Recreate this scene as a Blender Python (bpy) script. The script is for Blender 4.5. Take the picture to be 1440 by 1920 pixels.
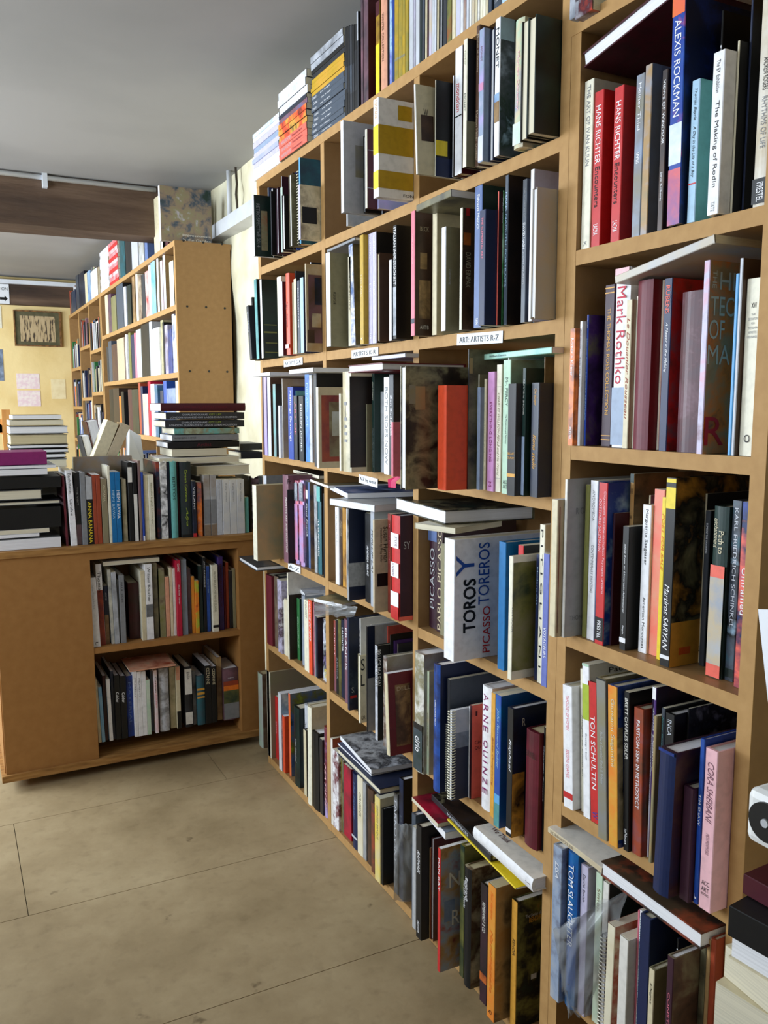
import bpy, math, random, re
from mathutils import Vector, Matrix
for o in list(bpy.data.objects): bpy.data.objects.remove(o)
S = bpy.context.scene; COL = S.collection
EYE = 1.47                      # eye height above the floor
# ---------------------------------------------------------------- camera
YAW, PITCH, ROLL, FPX = [math.radians(a) for a in (27.18, 7.29, -0.12)] + [1587.0]
fw = Vector((math.sin(YAW)*math.cos(PITCH), math.cos(YAW)*math.cos(PITCH), -math.sin(PITCH)))
rt = Vector((math.cos(YAW), -math.sin(YAW), 0)); up = rt.cross(fw)
rt, up = rt*math.cos(ROLL)+up*math.sin(ROLL), -rt*math.sin(ROLL)+up*math.cos(ROLL)
cd = bpy.data.cameras.new('camera'); cam = bpy.data.objects.new('camera', cd); COL.objects.link(cam)
cd.sensor_fit = 'VERTICAL'; cd.sensor_height = 24.0; cd.sensor_width = 18.0
cd.lens = 24.0*FPX/1920; cd.clip_start = 0.01; cd.clip_end = 60
cam.matrix_world = Matrix.Translation((0, 0, EYE)) @ Matrix((rt, up, -fw)).transposed().to_4x4()
S.camera = cam
# ---------------------------------------------------------------- light and exposure
S.view_settings.view_transform = 'Standard'; S.view_settings.look = 'None'
S.view_settings.gamma = 1; S.view_settings.use_curve_mapping = False
S.view_settings.exposure = 0.10
W = bpy.data.worlds.new('world'); S.world = W; W.use_nodes = True
W.node_tree.nodes['Background'].inputs[0].default_value = (0.62, 0.74, 1.0, 1)
W.node_tree.nodes['Background'].inputs[1].default_value = 1.5
def area(name, loc, rot, sx, sy, power, col):
    l = bpy.data.lights.new(name, 'AREA'); l.shape = 'RECTANGLE'; l.size = sx; l.size_y = sy
    l.energy = power; l.color = col
    o = bpy.data.objects.new(name, l); COL.objects.link(o); o.location = loc; o.rotation_euler = rot
    return o
COOL = (0.80, 0.90, 1.0); WARM = (1.0, 0.83, 0.62)
HP = math.pi/2
# daylight through the three windows in the side wall (light set just inside each pane)
area('daylight_a', (-2.28, 1.75, 1.75), (0, -HP, 0), 1.5, 2.0, 75, COOL)
area('daylight_b', (-2.28, 4.55, 1.75), (0, -HP, 0), 1.5, 1.7, 172, COOL)
area('daylight_c', (-2.28, 7.2, 1.75), (0, -HP, 0), 1.5, 1.7, 122, COOL)

# ---------------------------------------------------------------- materials
PAL = dict(white='f2f2f4', offwhite='e6e3da', cream='d8ccaa', ivory='ebe6cf', beige='c4b496', tan='b08e5e', khaki='8a8464',
 black='121213', charcoal='303237', grey='85878a', lightgrey='b4b6b8', silver='c8ccd4', slate='48525f', navy='16244c', blue='2450a4',
 royal='1a3f9c', sky='5fa8de', lightblue='a9cbe2', teal='1f6470', turquoise='6db5b0', mint='b5d6ba', green='2c6b3a', darkgreen='15302a',
 olive='77763c', lime='a9bd3a', yellow='f0d42c', mustard='bf9a20', gold='dda23e', orange='ea7a26', vermilion='e5502a', coral='ee6a58',
 red='c92a2a', crimson='c0183a', maroon='4a1420', burgundy='6b1f2c', brown='5a4030', darkbrown='32251d', rust='9e4328', pink='f0bcc2',
 magenta='8a2466', rose='e2788a', orchid='d79bcf', lilac='b3a2d6', lavender='c2bcd4', purple='4a2a72', plum='3a1c2c', mauve='7d5763',
 salmon='dc9f80', bluegrey='93a3bb', steel='5a70a0', cobalt='1170ac', periwinkle='6a76bc', taupe='8d7a66', ink='1b2540', wood='a9793f')
WORD = dict(offwhite='off-white', lightgrey='light grey', lightblue='light blue', darkgreen='dark green', darkbrown='dark brown', bluegrey='blue-grey', ink='dark blue', royal='bright blue', wood='brown', steel='dusty blue', orchid='pinkish lilac')
def lin(h):
    v = [int(h[i:i+2], 16)/255 for i in (0, 2, 4)]
    return tuple(c/12.92 if c <= .04045 else ((c+.055)/1.055)**2.4 for c in v) + (1,)
MC = {}
def newmat(name, rough=.5, spec=.5):
    m = bpy.data.materials.new(name); m.use_nodes = True
    b = m.node_tree.nodes['Principled BSDF']; b.inputs['Roughness'].default_value = rough
    b.inputs['Specular IOR Level'].default_value = spec
    return m, m.node_tree, b
def ramp(nt, stops, interp='LINEAR'):
    r = nt.nodes.new('ShaderNodeValToRGB'); cr = r.color_ramp; cr.interpolation = interp
    while len(cr.elements) < len(stops): cr.elements.new(.5)
    for e, (p, c) in zip(cr.elements, stops): e.position = p; e.color = c
    return r
def cover(c):
    """material of a cover: a plain colour, or a+b+c for an illustrated one"""
    if c in MC: return MC[c]
    cs = c.split('+')
    m, nt, b = newmat('cover_'+c.replace('+', '_'), .38 if len(cs) > 1 else .45, .4)
    tc = nt.nodes.new('ShaderNodeTexCoord'); n = nt.nodes.new('ShaderNodeTexNoise')
    oi = nt.nodes.new('ShaderNodeObjectInfo')
    if len(cs) == 1:
        n.inputs['Scale'].default_value = 60; n.inputs['Detail'].default_value = 3
        base = lin(PAL[c]); dk = tuple(x*.86 for x in base[:3])+(1,)
        r = ramp(nt, [(.3, dk), (.55, base)])
    else:
        n.noise_dimensions = '4D'; n.inputs['Scale'].default_value = 15; n.inputs['Detail'].default_value = 4; n.inputs['Roughness'].default_value = .6
        n.inputs['Distortion'].default_value = .35
        mu = nt.nodes.new('ShaderNodeMath'); mu.operation = 'MULTIPLY'; mu.inputs[1].default_value = 37
        nt.links.new(oi.outputs['Random'], mu.inputs[0]); nt.links.new(mu.outputs[0], n.inputs['W'])
        k = len(cs); r = ramp(nt, [(.3+.4*i/(k-1), lin(PAL[x])) for i, x in enumerate(cs)])
    nt.links.new(tc.outputs['Object'], n.inputs['Vector']); nt.links.new(n.outputs['Fac'], r.inputs[0])
    nt.links.new(r.outputs[0], b.inputs['Base Color'])
    MC[c] = m; return m
def pagemat(kind):
    k = 'pages_'+kind
    if k in MC: return MC[k]
    m, nt, b = newmat('page_block_'+kind, .8, .1)
    tc = nt.nodes.new('ShaderNodeTexCoord'); mp = nt.nodes.new('ShaderNodeMapping'); mp.inputs['Scale'].default_value = (3, 900, 3)
    n = nt.nodes.new('ShaderNodeTexNoise'); n.inputs['Scale'].default_value = 1
    base = lin({'w': 'eeeef0', 'c': 'ded6bd', 'd': 'c9bc98'}[kind]); r = ramp(nt, [(.3, tuple(x*.8 for x in base[:3])+(1,)), (.6, base)])
    nt.links.new(tc.outputs['Object'], mp.inputs[0]); nt.links.new(mp.outputs[0], n.inputs['Vector'])
    nt.links.new(n.outputs['Fac'], r.inputs[0]); nt.links.new(r.outputs[0], b.inputs['Base Color'])
    MC[k] = m; return m
def inkmat(c):
    k = 'ink_'+c
    if k not in MC:
        m, nt, b = newmat('print_'+c, .5, .3); b.inputs['Base Color'].default_value = lin(PAL[c]); MC[k] = m
    return MC[k]

# ---------------------------------------------------------------- mesh helpers
class MB:
    def __init__(s): s.v = []; s.f = []; s.m = []; s.mats = []
    def mi(s, mat):
        if mat not in s.mats: s.mats.append(mat)
        return s.mats.index(mat)
    def poly(s, pts, mat, idx=None):
        b = len(s.v); s.v += [tuple(p) for p in pts]
        i = s.mi(mat)
        for f in (idx or [range(len(pts))]): s.f.append([b+k for k in f]); s.m.append(i)
    def box(s, x0, x1, y0, y1, z0, z1, mat):
        s.poly([(x0,y0,z0),(x1,y0,z0),(x1,y1,z0),(x0,y1,z0),(x0,y0,z1),(x1,y0,z1),(x1,y1,z1),(x0,y1,z1)], mat,
               [(0,3,2,1),(4,5,6,7),(0,1,5,4),(1,2,6,5),(2,3,7,6),(3,0,4,7)])
    def xf(s, M): s.v = [tuple(M @ Vector(p)) for p in s.v]
    def join(s, o, M):
        b = len(s.v); s.v += [tuple(M @ Vector(p)) for p in o.v]
        mp = [s.mi(m) for m in o.mats]
        for f, k in zip(o.f, o.m): s.f.append([b+i for i in f]); s.m.append(mp[k])
    def build(s, name, parent=None, smooth=False, bevel=0):
        me = bpy.data.meshes.new(name); me.from_pydata(s.v, [], s.f)
        for m in s.mats: me.materials.append(m)
        me.polygons.foreach_set('material_index', s.m)
        if smooth: me.polygons.foreach_set('use_smooth', [True]*len(s.f))
        me.update(); o = bpy.data.objects.new(name, me); COL.objects.link(o)
        if parent: o.parent = parent
        if bevel:
            w = o.modifiers.new('soft', 'BEVEL'); w.width = bevel; w.segments = 2; w.limit_method = 'ANGLE'
        return o
def tube(mb, pts, r, mat, n=10):
    pts = [Vector(p) for p in pts]; rings = []
    for i, p in enumerate(pts):
        d = (pts[min(i+1, len(pts)-1)]-pts[max(i-1, 0)]).normalized()
        a = d.cross(Vector((0, 0, 1)) if abs(d.z) < .9 else Vector((1, 0, 0))).normalized(); b = d.cross(a)
        rings.append([p+(a*math.cos(t)+b*math.sin(t))*r for t in [2*math.pi*k/n for k in range(n)]])
    V = [q for g in rings for q in g]; F = []
    for i in range(len(pts)-1):
        for k in range(n): F.append((i*n+k, i*n+(k+1) % n, (i+1)*n+(k+1) % n, (i+1)*n+k))
    F.append(tuple(range(n))[::-1]); F.append(tuple((len(pts)-1)*n+k for k in range(n)))
    mb.poly(V, mat, F)
def empty(name, loc=(0,0,0), rz=0):
    o = bpy.data.objects.new(name, None); COL.objects.link(o); o.location = loc; o.rotation_euler = (0,0,rz); return o
LABELS = set()
def tag(o, label, cat, group=None, kind=None):
    o['label'] = label; o['category'] = cat; LABELS.add(label)
    if group: o['group'] = group
    if kind: o['kind'] = kind
    return o
def struct(o, label=None):
    o['kind'] = 'structure'
    if label: o['label'] = label
    return o
TX = {}
def glyphs(t, shear=0, bold=0):
    """flat letter shapes of a line of writing, scaled to unit width and unit height"""
    k = (t, shear, bold)
    if k not in TX:
        cu = bpy.data.curves.new('t', 'FONT'); cu.body = t; cu.resolution_u = 3; cu.shear = shear; cu.offset = bold
        ob = bpy.data.objects.new('t', cu); me = bpy.data.meshes.new_from_object(ob)
        vs = [(v.co.x, v.co.y) for v in me.vertices]; fs = [list(p.vertices) for p in me.polygons]
        bpy.data.objects.remove(ob); bpy.data.curves.remove(cu); bpy.data.meshes.remove(me)
        if vs:
            x0 = min(v[0] for v in vs); x1 = max(v[0] for v in vs); y0 = min(v[1] for v in vs); y1 = max(v[1] for v in vs)
            vs = [((a-x0)/max(x1-x0, 1e-6), (b-y0)/max(y1-y0, 1e-6)) for a, b in vs]
        TX[k] = (vs, fs)
    return TX[k]
def write(mb, t, mat, org, gx, gy, w, h, shear=0, bold=0.0):
    """lay a line of writing w long and h high from its lower left corner org along gx, gy"""
    vs, fs = glyphs(t, shear, bold); org = Vector(org); gx = Vector(gx)*w; gy = Vector(gy)*h
    if vs: mb.poly([org+gx*a+gy*b for a, b in vs], mat, fs)

# ---------------------------------------------------------------- rays: from a point seen in the photograph to the plane it lies on
def ray(px, py): return fw*FPX + rt*(px-720) - up*(py-960)
E0 = Vector((0, 0, EYE))
def onX(px, py, X): d = ray(px, py); return E0 + d*(X/d.x)
def onY(px, py, Y): d = ray(px, py); return E0 + d*(Y/d.y)
def onZ(px, py, z): d = ray(px, py); return E0 + d*((z-EYE)/d.z)

# ---------------------------------------------------------------- a book
def book_mesh(t, h, D, sp, sd, fl):
    """cover and page block; local x runs into the shelf, y across the thickness, z up. Origin: bottom middle of the outward edge"""
    hard = ('H' in fl) or (t > .022 and 'P' not in fl)
    bl = 0; b = min(.0028, t*.16) if hard else min(.0008, t*.12); ins = .003 if hard else 0
    cm = MB(); a, c = -t/2, t/2
    if hard and 'R' in fl or (hard and 'F' not in fl and t > .03 and 'S' not in fl):
        bl = min(.0045, t*.14); arc = [(bl*(1-math.cos(u))*0+bl*(1-math.sin(math.pi*(k+.0)/6)), a+(c-a)*k/6) for k, u in ((k, 0) for k in range(7))]
    else: bl = 0; e = min(.0012, t*.2); arc = [(e, a), (0, a+e), (0, c-e), (e, c)]
    prof = [(D, a)] + arc + [(D, c), (D, c-b)] + [(b+bl+.003 if hard else b, c-b), (b+bl+.003 if hard else b, a+b)] + [(D, a+b)]
    if 'F' in fl: prof = [(D-x, y) for x, y in prof]
    n = len(prof); na = len(arc)
    m0, m1 = cover(sp), cover(sd); i0, i1 = cm.mi(m0), cm.mi(m1)
    cm.v = [(x, y, 0) for x, y in prof]+[(x, y, h) for x, y in prof]
    for k in range(n):
        q = (k+1) % n; f = [k, q, n+q, n+k]
        cm.f.append(f if 'F' in fl else f[::-1]); cm.m.append(i0 if 1 <= k < na else i1)
    # top and bottom faces as quads: near board, far board, spine
    L = na+1
    for z, rev in ((0, 0), (n, 1)):
        fs = [[0, 1, n-2, n-1], [na, L, L+1, L+2], [1]+list(range(2, na+1))+[L+2, n-2]]
        for f in fs:
            f = [z+i for i in f]; cm.f.append(f[::-1] if (rev ^ ('F' in fl)) else f); cm.m.append(i1)
    pm = MB(); x0, x1 = (b+bl+.002, D-ins) if 'F' not in fl else (ins, D-b-bl-.002)
    pm.box(x0, x1, a+b, c-b, ins, h-ins*.8, pagemat('w' if 'w' in fl else ('d' if 'd' in fl else 'c')))
    return cm, pm
def deco(t, h, D, spec):
    """printing on a book: list of (part name, MB)"""
    out = []; lay = [0]
    def g(n): out.append((n, MB())); lay[0] += .00012; return out[-1][1]
    for s in spec.split(';'):
        if not s: continue
        k = s[0]; it = 0
        if k in '^-#@%$&': s = s[1:]
        else: k = 't'
        p = s.split('~'); num = [float(x) for x in p[2 if k not in '#$' else 1:]]
        if p[0].startswith('/') : it = .35; p[0] = p[0][1:]
        def d(i, v): return num[i] if len(num) > i else v
        if k in 't^':
            c = p[1] if len(p) > 1 and p[1] else 'white'; a, b, sz = d(0, .12), d(1, .7), d(2, .5)*t; off = -d(3, 0)*t
            if k == 't': write(g('spine_lettering'), p[0], inkmat(c), (-.0004-lay[0], off+sz/2, h*(1-a)), (0,0,-1), (0,-1,0), (b-a)*h, sz, it)
            else: write(g('spine_lettering'), p[0], inkmat(c), (-.0004-lay[0], off-sz/2, h*(1-b)), (0,0,1), (0,1,0), (b-a)*h, sz, it)
        elif k == '-':
            a, sz, w = d(0, .5), d(1, .04)*h, d(2, .75)*t
            write(g('spine_lettering'), p[0], inkmat(p[1]), (-.0004-lay[0], w/2, h*(1-a)-sz/2), (0,-1,0), (0,0,1), w, sz, it)
        elif k == '#':
            a, b = num[0], num[1]
            q = g('spine_band'); x = -.0002-lay[0]; q.poly([(x, t/2-.0006, h*(1-b)), (x, t/2-.0006, h*(1-a)), (x, -t/2+.0006, h*(1-a)), (x, -t/2+.0006, h*(1-b))], cover(p[0]), [(3,2,1,0)])
        elif k == '$':
            u0, u1, a, b = num[:4]; q = g('cover_picture'); y = -t/2-.0002-lay[0]
            q.poly([(u0*D, y, h*(1-b)), (u1*D, y, h*(1-b)), (u1*D, y, h*(1-a)), (u0*D, y, h*(1-a))], cover(p[0]))
        elif k == '@':
            u0, u1, a, sz = num[:4]
            write(g('cover_lettering'), p[0], inkmat(p[1]), (u0*D, -t/2-.0004-lay[0], h*(1-a)-sz*h/2), (1,0,0), (0,0,1), (u1-u0)*D, sz*h, it)
        elif k == '&':
            u, a, b, sz = num[:4]
            write(g('cover_lettering'), p[0], inkmat(p[1]), (u*D+sz*D/2, -t/2-.0004-lay[0], h*(1-b)), (0,0,1), (-1,0,0), (b-a)*h, sz*D, it, .004)
        elif k == '%':
            u, a, b, sz = num[:4]
            write(g('cover_lettering'), p[0], inkmat(p[1]), (u*D-sz*h/2, -t/2-.0004-lay[0], h*(1-a)), (0,0,-1), (1,0,0), (b-a)*h, sz*h, it)
    return [q for q in out if q[1].v]
BOOKS = []     # every book wanted, with how large it shows; built at the end of the script
def add_book(M, t, h, D, sp, sd, fl, spec, area_, where, order, kind='upright', dv=None):
    BOOKS.append(dict(dv=dv or D, M=M, t=t, h=h, D=D, sp=sp, sd=sd or sp, fl=fl, spec=spec, area=area_, where=where, order=order, kind=kind))
def rz(a): return Matrix.Rotation(a, 4, 'Z')
K = 1.0559; SLOT = []
HM = {.517: .812, .167: .489, -.192: .139, -.582: -.22, -.586: -.22, -.60: -.22, -.952: -.61, -.965: -.614, -.97: -.628, -1.44: -.98,
      .292: .69, -.083: .264, -.465: -.111, -.83: -.493, -1.24: -.858}
def row(where, z, data, plane='X', P=1.1, back=1.385, tr=(0, 0, 1), lim=None):
    """one shelf of upright books, listed from the far end to the near one (or across the trolley)"""
    zt_ = HM.get(z, 9) if plane == 'X' else 9
    if plane == 'Y': z *= K
    top = EYE+zt_-.003
    ox, oy, sc = tr; z += EYE+.0006; edge = None; n = 0; R = []
    for line in data.strip().split('\n'):
        line = line.strip()
        if not line or line[0] == '!': continue
        if line[0] == '>':
            ox, oy, sc = [float(v) for v in line[1:].split()]; continue
        head, _, spec = line.partition('|'); f = head.split()
        x0, x1, yt = [float(v) for v in f[:3]]; c = f[4].split(','); fl = ''.join(c[1:]); sp, _, sd = c[0].partition('/')
        px0, px1, py = ox+x0/sc, ox+x1/sc, oy+yt/sc
        lean = 0; m = re.search(r'l(-?[\d.]+)', fl)
        if m: lean = math.radians(float(m.group(1))); fl = fl.replace(m.group(0), '')
        X = float(f[3])*(K if plane == 'Y' else 1); n += 1
        if plane == 'X':
            q0, q1 = onX(px0, py, X), onX(px1, py, X); h = max(q0.z-z, .05); sh = math.tan(lean)*h
            far, near = -(q0.y-sh), -(q1.y-sh)
            if 'O' not in fl: h = min(h, (top-z)/math.cos(lean)-abs(math.sin(lean))*(q0.y-q1.y))
        else:
            q0, q1 = onY(px0, py, X), onY(px1, py, X); h = max(q0.z-z, .05); sh = math.tan(lean)*h
            far, near = q0.x+sh, q1.x+sh
        if edge is not None and 'O' not in fl: far = max(far, edge)
        near = max(near, far+.004)
        if 'O' not in fl: edge = near+.0006
        R.append([far, near, X, h, lean, sp, sd, fl, spec, (px1-px0), n])
    if lim:
        G = [r for r in R if 'O' not in r[7]]; lo, hi = min(r[0] for r in G), max(r[1] for r in G); nlo, nhi = max(lo, lim[0]), min(hi, lim[1])
        for r in G: r[0], r[1] = [nlo+(v-lo)*(nhi-nlo)/(hi-lo) for v in r[:2]]
    if lim and plane == 'X':
        e = lim[0]
        for r in G:
            s = max(0, e-(r[0]-max(0, math.tan(r[4]))*(r[3] if r is G[0] else 0))); r[0] += s; r[1] += s
            if r[1] > lim[1]: r[0] -= r[1]-lim[1]; r[1] = lim[1]
            e = r[1]+.0006
    for i, r in enumerate(R):           # how deep into the shelf the cover facing the viewer can be seen
        dv = .3
        if plane == 'X':
            for q in R[i+1:]:
                if q[3] > r[3]*.7: dv = min(dv, q[2]*(-r[1])/(-q[0])-r[2])
            if lim: dv = min(dv, 1.10*(-r[1])/(-lim[1])-r[2])
        r.append(dv if dv > .012 else .3)
    for far, near, X, h, lean, sp, sd, fl, spec, w, n, dv in R:
        t = near-far; mid = (near+far)/2
        if plane == 'X':
            D = min(back-X, h*.8, .27) if 'x' not in fl else back-X
            M = Matrix.Translation((X, -mid, z+math.sin(abs(lean))*t/2)) @ Matrix.Rotation(-lean, 4, 'X')
        else:
            D = min(.24, h*.8)
            M = Matrix.Translation((mid, X, z+math.sin(abs(lean))*t/2)) @ Matrix.Rotation(-lean, 4, 'Y') @ rz(HP)
        t *= math.cos(lean)
        vis = w*h*FPX/max((M.translation-E0).length, .3)
        if 'B' in fl: vis *= 3
        if sp == 'Z': SLOT.append((M, t, h)); continue
        add_book(M, t, h, D, sp, sd, fl, spec, vis, where, n, dv=min(dv, D))
ZB = {}
def flat(where, n, x0, y0, x1, y1, X0, X1, t, W, st, spec='', plane='X', tr=(0, 0, 1), tilt=0, sink=0):
    """a book lying down; its outward long edge runs between two seen points, bottom corners, at depths X0 and X1"""
    ox, oy, sc = tr; c = st.split(','); fl = ''.join(c[1:]); sp, _, sd = c[0].partition('/')
    f = onX if plane == 'X' else onY
    if plane == 'Y': X0 *= K; X1 *= K
    a, b = f(ox+x0/sc, oy+y0/sc, X0), f(ox+x1/sc, oy+y1/sc, X1)
    if (where, n) in ZB: a, b = [onZ(ox+x/sc, oy+y/sc, EYE+ZB[where, n]) for x, y in ((x0, y0), (x1, y1))]
    d = a-b; L = math.hypot(d.x, d.y); tl = math.radians(tilt)
    z = (a.z+L*math.sin(tl)) if tilt else (a.z+b.z)/2
    # local: z runs along the edge from its near end, x away from the viewer, y down, so that print reads upright
    e = Vector((d.x/L, d.y/L, 0)); inn = Vector((-e.y, e.x, 0))
    if inn.dot(Vector((a.x, a.y, 0))) < 0: inn = -inn
    e = Vector((e.x*math.cos(tl), e.y*math.cos(tl), -math.sin(tl))); y = e.cross(inn)
    if where.startswith('top of the trolley'): z = max(z, TZ+.0008)
    M = Matrix((inn, y, e)).transposed().to_4x4(); M.translation = Vector((b.x, b.y, z+t/2-sink))
    add_book(M, t, L, W, sp, sd, fl, spec, L*t*1e7 if 'B' not in fl else 1e9, where, n, 'flat')
# ================================================================ the room
def mat_noise(name, stops, scale, rough=.85, detail=6, bump=0, bscale=None, stretch=None, spec=.3):
    m, nt, b = newmat(name, rough, spec)
    tc = nt.nodes.new('ShaderNodeTexCoord'); mp = nt.nodes.new('ShaderNodeMapping')
    if stretch: mp.inputs['Scale'].default_value = stretch
    n = nt.nodes.new('ShaderNodeTexNoise'); n.inputs['Scale'].default_value = scale; n.inputs['Detail'].default_value = detail
    r = ramp(nt, [(p, lin(c)) for p, c in stops])
    nt.links.new(tc.outputs['Object'], mp.inputs[0]); nt.links.new(mp.outputs[0], n.inputs['Vector'])
    nt.links.new(n.outputs['Fac'], r.inputs[0]); nt.links.new(r.outputs[0], b.inputs['Base Color'])
    if bump:
        n2 = nt.nodes.new('ShaderNodeTexNoise'); n2.inputs['Scale'].default_value = bscale or scale*3; n2.inputs['Detail'].default_value = 8
        nt.links.new(mp.outputs[0], n2.inputs['Vector'])
        bp = nt.nodes.new('ShaderNodeBump'); bp.inputs['Strength'].default_value = bump; bp.inputs['Distance'].default_value = .02
        nt.links.new(n2.outputs['Fac'], bp.inputs['Height']); nt.links.new(bp.outputs[0], b.inputs['Normal'])
    return m
M_CHIP = mat_noise('chipboard', [(.3, '98744a'), (.5, '9c784c'), (.7, 'a17c50')], 40, .42, 4)
M_EDGE = mat_noise('chipboard_edge', [(.3, 'ab8350'), (.5, 'b18954'), (.7, 'b78f5a')], 40, .65, 4)
M_PLY = mat_noise('worn_board_edge', [(.3, '855d33'), (.5, 'a0743f'), (.7, 'b5884f')], 10, .6, 6, stretch=(1, 8, 8))
M_STONE = mat_noise('painted_stone', [(.3, 'c9c0a0'), (.5, 'ded7b9'), (.7, 'e6e0c6')], 5, .85, 8, .9, 6)
M_CEIL = mat_noise('ceiling_paint', [(.3, '92918f'), (.6, '9f9d9b')], 1.2, .9, 4)
M_YEL = mat_noise('yellow_paint', [(.3, 'e3c787'), (.6, 'efd79b')], 3, .8, 5, .15, 14)
M_WALL = mat_noise('plain_wall_paint', [(.3, 'cfc8b4'), (.6, 'd8d2c0')], 2, .9, 3)
M_BEAM = mat_noise('dark_beam_timber', [(.3, '3a2d25'), (.5, '594638'), (.7, '77614f')], 3.2, .75, 8, .6, 9, stretch=(.35, 1, 2.2))
M_GREYP = mat_noise('grey_trunking_paint', [(.3, 'b6b8bb'), (.6, 'c6c8ca')], 6, .5, 3)
M_DUCT = mat_noise('pale_trunking', [(.3, 'cfd3da'), (.6, 'dde1e6')], 6, .45, 3)
# floor: pale hardboard sheets, scuffed and spotted
M_FLOOR, nt, b = newmat('hardboard_floor', .62, .35)
tc = nt.nodes.new('ShaderNodeTexCoord')
n1 = nt.nodes.new('ShaderNodeTexNoise'); n1.inputs['Scale'].default_value = 2.2; n1.inputs['Detail'].default_value = 8; n1.inputs['Roughness'].default_value = .65
n2 = nt.nodes.new('ShaderNodeTexNoise'); n2.inputs['Scale'].default_value = 26; n2.inputs['Detail'].default_value = 6
n3 = nt.nodes.new('ShaderNodeTexVoronoi'); n3.inputs['Scale'].default_value = 4.2; n3.inputs['Randomness'].default_value = 1
for n in (n1, n2): nt.links.new(tc.outputs['Object'], n.inputs['Vector'])
nd = nt.nodes.new('ShaderNodeTexNoise'); nd.inputs['Scale'].default_value = 30; nt.links.new(tc.outputs['Object'], nd.inputs['Vector'])
ad = nt.nodes.new('ShaderNodeVectorMath'); ad.operation = 'MULTIPLY_ADD'; ad.inputs[1].default_value = (.06,)*3
nt.links.new(nd.outputs['Color'], ad.inputs[0]); nt.links.new(tc.outputs['Object'], ad.inputs[2]); nt.links.new(ad.outputs[0], n3.inputs['Vector'])
r1 = ramp(nt, [(.3, lin('8e7a58')), (.5, lin('a5906c')), (.72, lin('b9a580'))]); nt.links.new(n1.outputs['Fac'], r1.inputs[0])
r2 = ramp(nt, [(.3, (.74, .72, .70, 1)), (.46, (1, 1, 1, 1))]); nt.links.new(n2.outputs['Fac'], r2.inputs[0])
r3 = ramp(nt, [(.035, (.4, .37, .33, 1)), (.075, (1, 1, 1, 1))]); nt.links.new(n3.outputs['Distance'], r3.inputs[0])
m1 = nt.nodes.new('ShaderNodeMix'); m1.data_type = 'RGBA'; m1.blend_type = 'MULTIPLY'; m1.inputs[0].default_value = .45
m2 = nt.nodes.new('ShaderNodeMix'); m2.data_type = 'RGBA'; m2.blend_type = 'MULTIPLY'; m2.inputs[0].default_value = .8
nt.links.new(r1.outputs[0], m1.inputs[6]); nt.links.new(r2.outputs[0], m1.inputs[7])
nt.links.new(m1.outputs[2], m2.inputs[6]); nt.links.new(r3.outputs[0], m2.inputs[7]); nt.links.new(m2.outputs[2], b.inputs['Base Color'])
bp = nt.nodes.new('ShaderNodeBump'); bp.inputs['Strength'].default_value = .25; bp.inputs['Distance'].default_value = .004
nt.links.new(n2.outputs['Fac'], bp.inputs['Height']); nt.links.new(bp.outputs[0], b.inputs['Normal'])
M_SEAM, nt_, b_ = newmat('dark_joint', .9); b_.inputs['Base Color'].default_value = lin('3c3326')
M_BLACK, nt_, b_ = newmat('black_plastic', .4); b_.inputs['Base Color'].default_value = lin('141414')

XR, XL, YB, YF, ZC = 1.41, -2.6, -1.6, 8.95, EYE+1.20
def slab(name, x0, x1, y0, y1, z0, z1, mat, parent=None):
    m = MB(); m.box(x0, x1, y0, y1, z0, z1, mat); return m.build(name, parent)
# floor in sheets with open joints
fm = MB(); ys = [YB, .06, .67, 1.28, 1.89, 2.505, 3.115, 3.73, 5.0, 6.2, 7.4, YF+.1]
for i in range(len(ys)-1):
    xs = [XL-.1, .125, XR+.1] if i % 2 else [XL-.1, -1.1, .125 if i == 4 else .9, XR+.1]
    if ys[i] in (1.89, 1.28, .67): xs = [XL-.1, -.9, XR+.1]
    if ys[i] == 2.505: xs = [XL-.1, .125, XR+.1]
    for k in range(len(xs)-1): fm.box(xs[k]+.0011, xs[k+1]-.0011, ys[i]+.0011, ys[i+1]-.0011, -.004, 0, M_FLOOR)
fm.box(XL-.1, XR+.1, YB-.1, YF+.1, -.06, -.0035, M_SEAM)
struct(fm.build('floor'), 'scuffed pale hardboard floor laid in sheets')
struct(slab('ceiling', XL-.1, XR+.1, YB-.1, YF+.1, ZC, ZC+.08, M_CEIL), 'grey painted ceiling')
struct(slab('wall_back', XL-.1, XR+.1, YF, YF+.1, 0, ZC, M_YEL), 'yellow painted end wall')
struct(slab('wall_front', XL-.1, XR+.1, YB-.1, YB, 0, ZC, M_WALL))
# stone wall on the bookcase side: a gently uneven surface
wm = MB(); ny, nz = 150, 42; V = []; random.seed(3)
from mathutils import noise as NZ
for j in range(nz+1):
    for i in range(ny+1):
        y = YB+(YF-YB)*i/ny; z = ZC*j/nz
        V.append((XR+.012-.03*max(0, NZ.noise(Vector((y*2.1, z*2.3, 0)))+.15), y, z))
wm.poly(V, M_STONE, [(j*(ny+1)+i, (j+1)*(ny+1)+i, (j+1)*(ny+1)+i+1, j*(ny+1)+i+1) for j in range(nz) for i in range(ny)])
wm.box(XR+.05, XR+.15, YB, YF, 0, ZC, M_STONE)
struct(wm.build('wall_right', smooth=True), 'rough painted stone wall behind the bookcases')
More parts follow.
